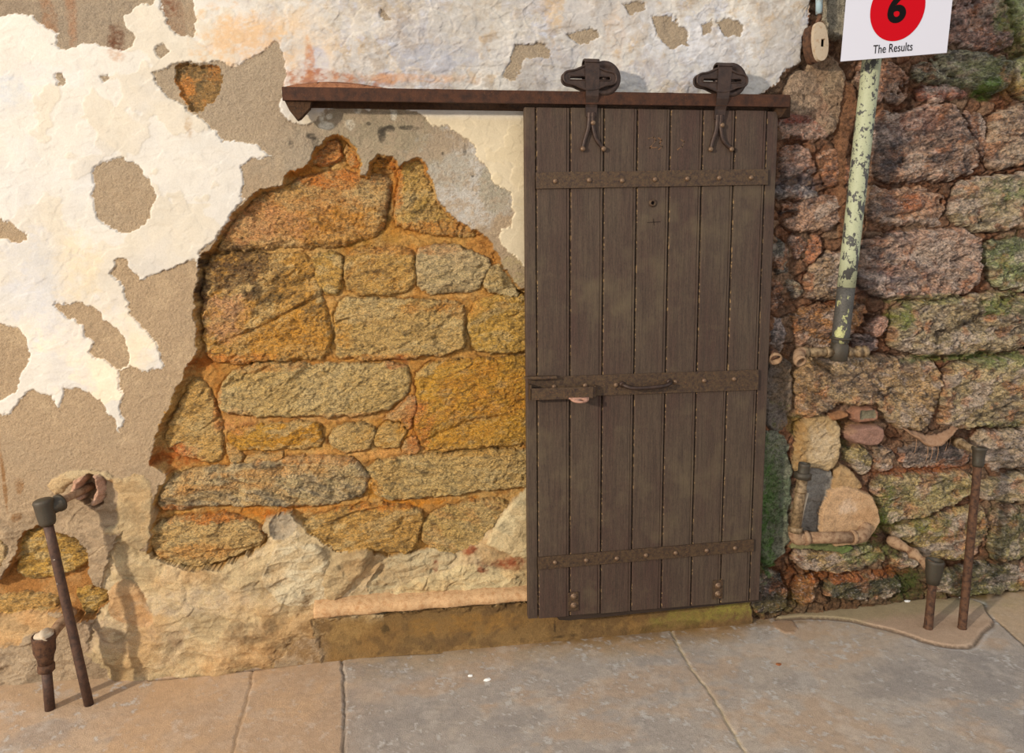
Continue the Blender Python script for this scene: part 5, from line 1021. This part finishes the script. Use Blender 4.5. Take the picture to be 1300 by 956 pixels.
bm = bmesh.new(); tube(bm, [P(1025, 626, .05), P(1020, 646, .052), P(1015.5, 668, .05)], .0055, 10, .04)
o = link('thin_rod', bm, M_cream, run); o['label'] = 'thin cream rod beside the upright pipe'
# rusty stub poking out beside the door edge
c = P(979, 452, .05); rsn = empty('pipe_stub', c); tag(rsn, 'rusty orange pipe end poking out beside the edge of the wooden door', 'pipe')
bm = bmesh.new(); pts = spl([P(970, 448, -.02), P(977, 446, .025), P(982, 450, .05), P(985, 456, .065)], 5); tube(bm, pts, .021, 16, .03); link('bent_pipe', bm, M_rustp, rsn)
bm = bmesh.new(); lathe(bm, P(984, 455, .062), P(985.5, 457.5, .075)-P(984, 455, .062), [(-.004, .0), (-.004, .026), (.008, .027), (.010, .020), (.003, .016), (.003, 0)], 14, .03); link('collar', bm, M_dusty, rsn)
# old fitting at the top of the wall
c = P(1038, 60, .03); of = empty('wall_fitting', c); tag(of, 'cream oval fitting with a square hole hanging from a pale blue rod', 'fitting')
bm = bmesh.new(); tube(bm, [P(1041, -40, .05), P(1040, 0, .05), P(1040, 18, .05)], .0125, 14, .01); link('blue_rod', bm, M_blue, of)
bm = bmesh.new(); tube(bm, spl([P(1040, 16, .05), P(1041, 22, .052), P(1038, 28, .05), P(1040, 34, .045)], 4), .008, 10, .15); link('rusty_wire', bm, M_rustp, of)
bm = bmesh.new(); pc = [(1033, 31), (1038, 28), (1045, 30), (1049, 42), (1051, 58), (1049, 72), (1044, 78), (1037, 77), (1033, 66), (1031, 48)]
ol = [tuple(q) for q in chaikin([(P(a_, b_, .06).x, P(a_, b_, .06).z) for a_, b_ in pc], 2)]; hc = P(1043.5, 55, .06); hq = [(hc.x-.008, hc.z-.014), (hc.x+.008, hc.z-.014), (hc.x+.008, hc.z+.014), (hc.x-.008, hc.z+.014)]
plate(bm, ol, -.068, -.050, [hq]); link('oval_plate', bm, M_cream, of, False)
bm = bmesh.new(); ol2 = [(x-.012, z-.004) for x, z in ol]; plate(bm, ol2, -.050, -.012); link('rusty_box', bm, M_rustp, of, False)
bm = bmesh.new(); box(bm, (hc.x, -.051, hc.z), .024, .006, .04, None, 0); link('dark_recess', bm, M_ink, of, False)
# ------------------------------------------------------------------ litter
def chip(px, py, s, mt, name, label, cat, seed):
    g = G(px, py, 0.); rr = random.Random(seed); z = floor_z(g.x, g.y)
    bm = bmesh.new(); n = 7; rim = []
    for i in range(n):
        a = 2*math.pi*i/n; r = s*rr.uniform(.6, 1.1); rim.append((math.cos(a)*r*1.4, math.sin(a)*r))
    t = bm.verts.new((g.x, g.y, z+s*.45)); u = [bm.verts.new((g.x+x, g.y+y, z+s*.18*rr.uniform(.5, 1.6))) for x, y in rim]; l_ = [bm.verts.new((g.x+x*.9, g.y+y*.9, z-.001)) for x, y in rim]
    for i in range(n):
        j = (i+1) % n; bm.faces.new((u[i], u[j], t)); bm.faces.new((l_[i], l_[j], u[j], u[i]))
    bm.faces.new(list(reversed(l_))); bmesh.ops.recalc_face_normals(bm, faces=bm.faces); tag(link(name, bm, mt, None, False), label, cat)
chip(597, 856, .009, M_chip, 'paint_flake', 'rounder of two white paint flakes on the paving below the sill', 'paint flake', 1)
chip(618, 861, .011, M_chip, 'paint_flake', 'longer of two white paint flakes on the paving below the sill', 'paint flake', 2)
chip(1152, 767, .013, M_chip, 'paint_flake', 'pale flake beside the short pipe near the mossy rubble', 'paint flake', 3)
chip(1219, 762, .010, M_chip, 'paint_flake', 'small white flake just behind the tall slim pipe', 'paint flake', 4)
g = G(334, 845, 0); z = floor_z(g.x, g.y); bm = bmesh.new(); n = 10; rows = []
for i in range(n+1):
    t = i/n; w = .013*math.sin(math.pi*t)+.001; x = g.x-.03+.06*t; y = g.y+.012*math.sin(4*t); zz = z+.004+.012*abs(t-.5)
    rows.append([bm.verts.new((x, y-w, zz+.010*math.sin(math.pi*t))), bm.verts.new((x, y, zz)), bm.verts.new((x, y+w, zz+.010*math.sin(math.pi*t))), bm.verts.new((x, y, zz-.0012))])
for r0, r1 in zip(rows[:-1], rows[1:]):
    for q in range(4): bm.faces.new((r0[q], r0[(q+1) % 4], r1[(q+1) % 4], r1[q]))
bmesh.ops.recalc_face_normals(bm, faces=bm.faces); tag(link('dry_leaf', bm, M_leaf), 'curled brown dry leaf lying at the foot of the wall', 'leaf')
chip(988, 843, .010, M_leaf, 'leaf_scrap', 'tiny orange leaf scrap on the open grey paving', 'leaf', 6)
# ------------------------------------------------------------------ light
lt = bpy.data.lights.new('lamp', 'SPOT'); lo = bpy.data.objects.new('lamp', lt); COL.objects.link(lo)
lo.location = (-7.2, -5.3, 3.5); lt.energy = 4000; lt.color = (1, .90, .75); lt.shadow_soft_size = .18; lt.spot_size = math.radians(70); lt.spot_blend = .6
lo.rotation_euler = (Vector((.2, 0, 1.0))-Vector(lo.location)).to_track_quat('-Z', 'Y').to_euler()
w = bpy.data.worlds.new('world'); SC.world = w; w.use_nodes = True; nt = w.node_tree; bg = nt.nodes['Background']
bg.inputs[0].default_value = (.92, .95, 1., 1); bg.inputs[1].default_value = 1.15
SC.view_settings.view_transform = 'Standard'; SC.view_settings.look = 'None'; SC.view_settings.gamma = 1; SC.view_settings.use_curve_mapping = False
SC.view_settings.exposure = -0.08
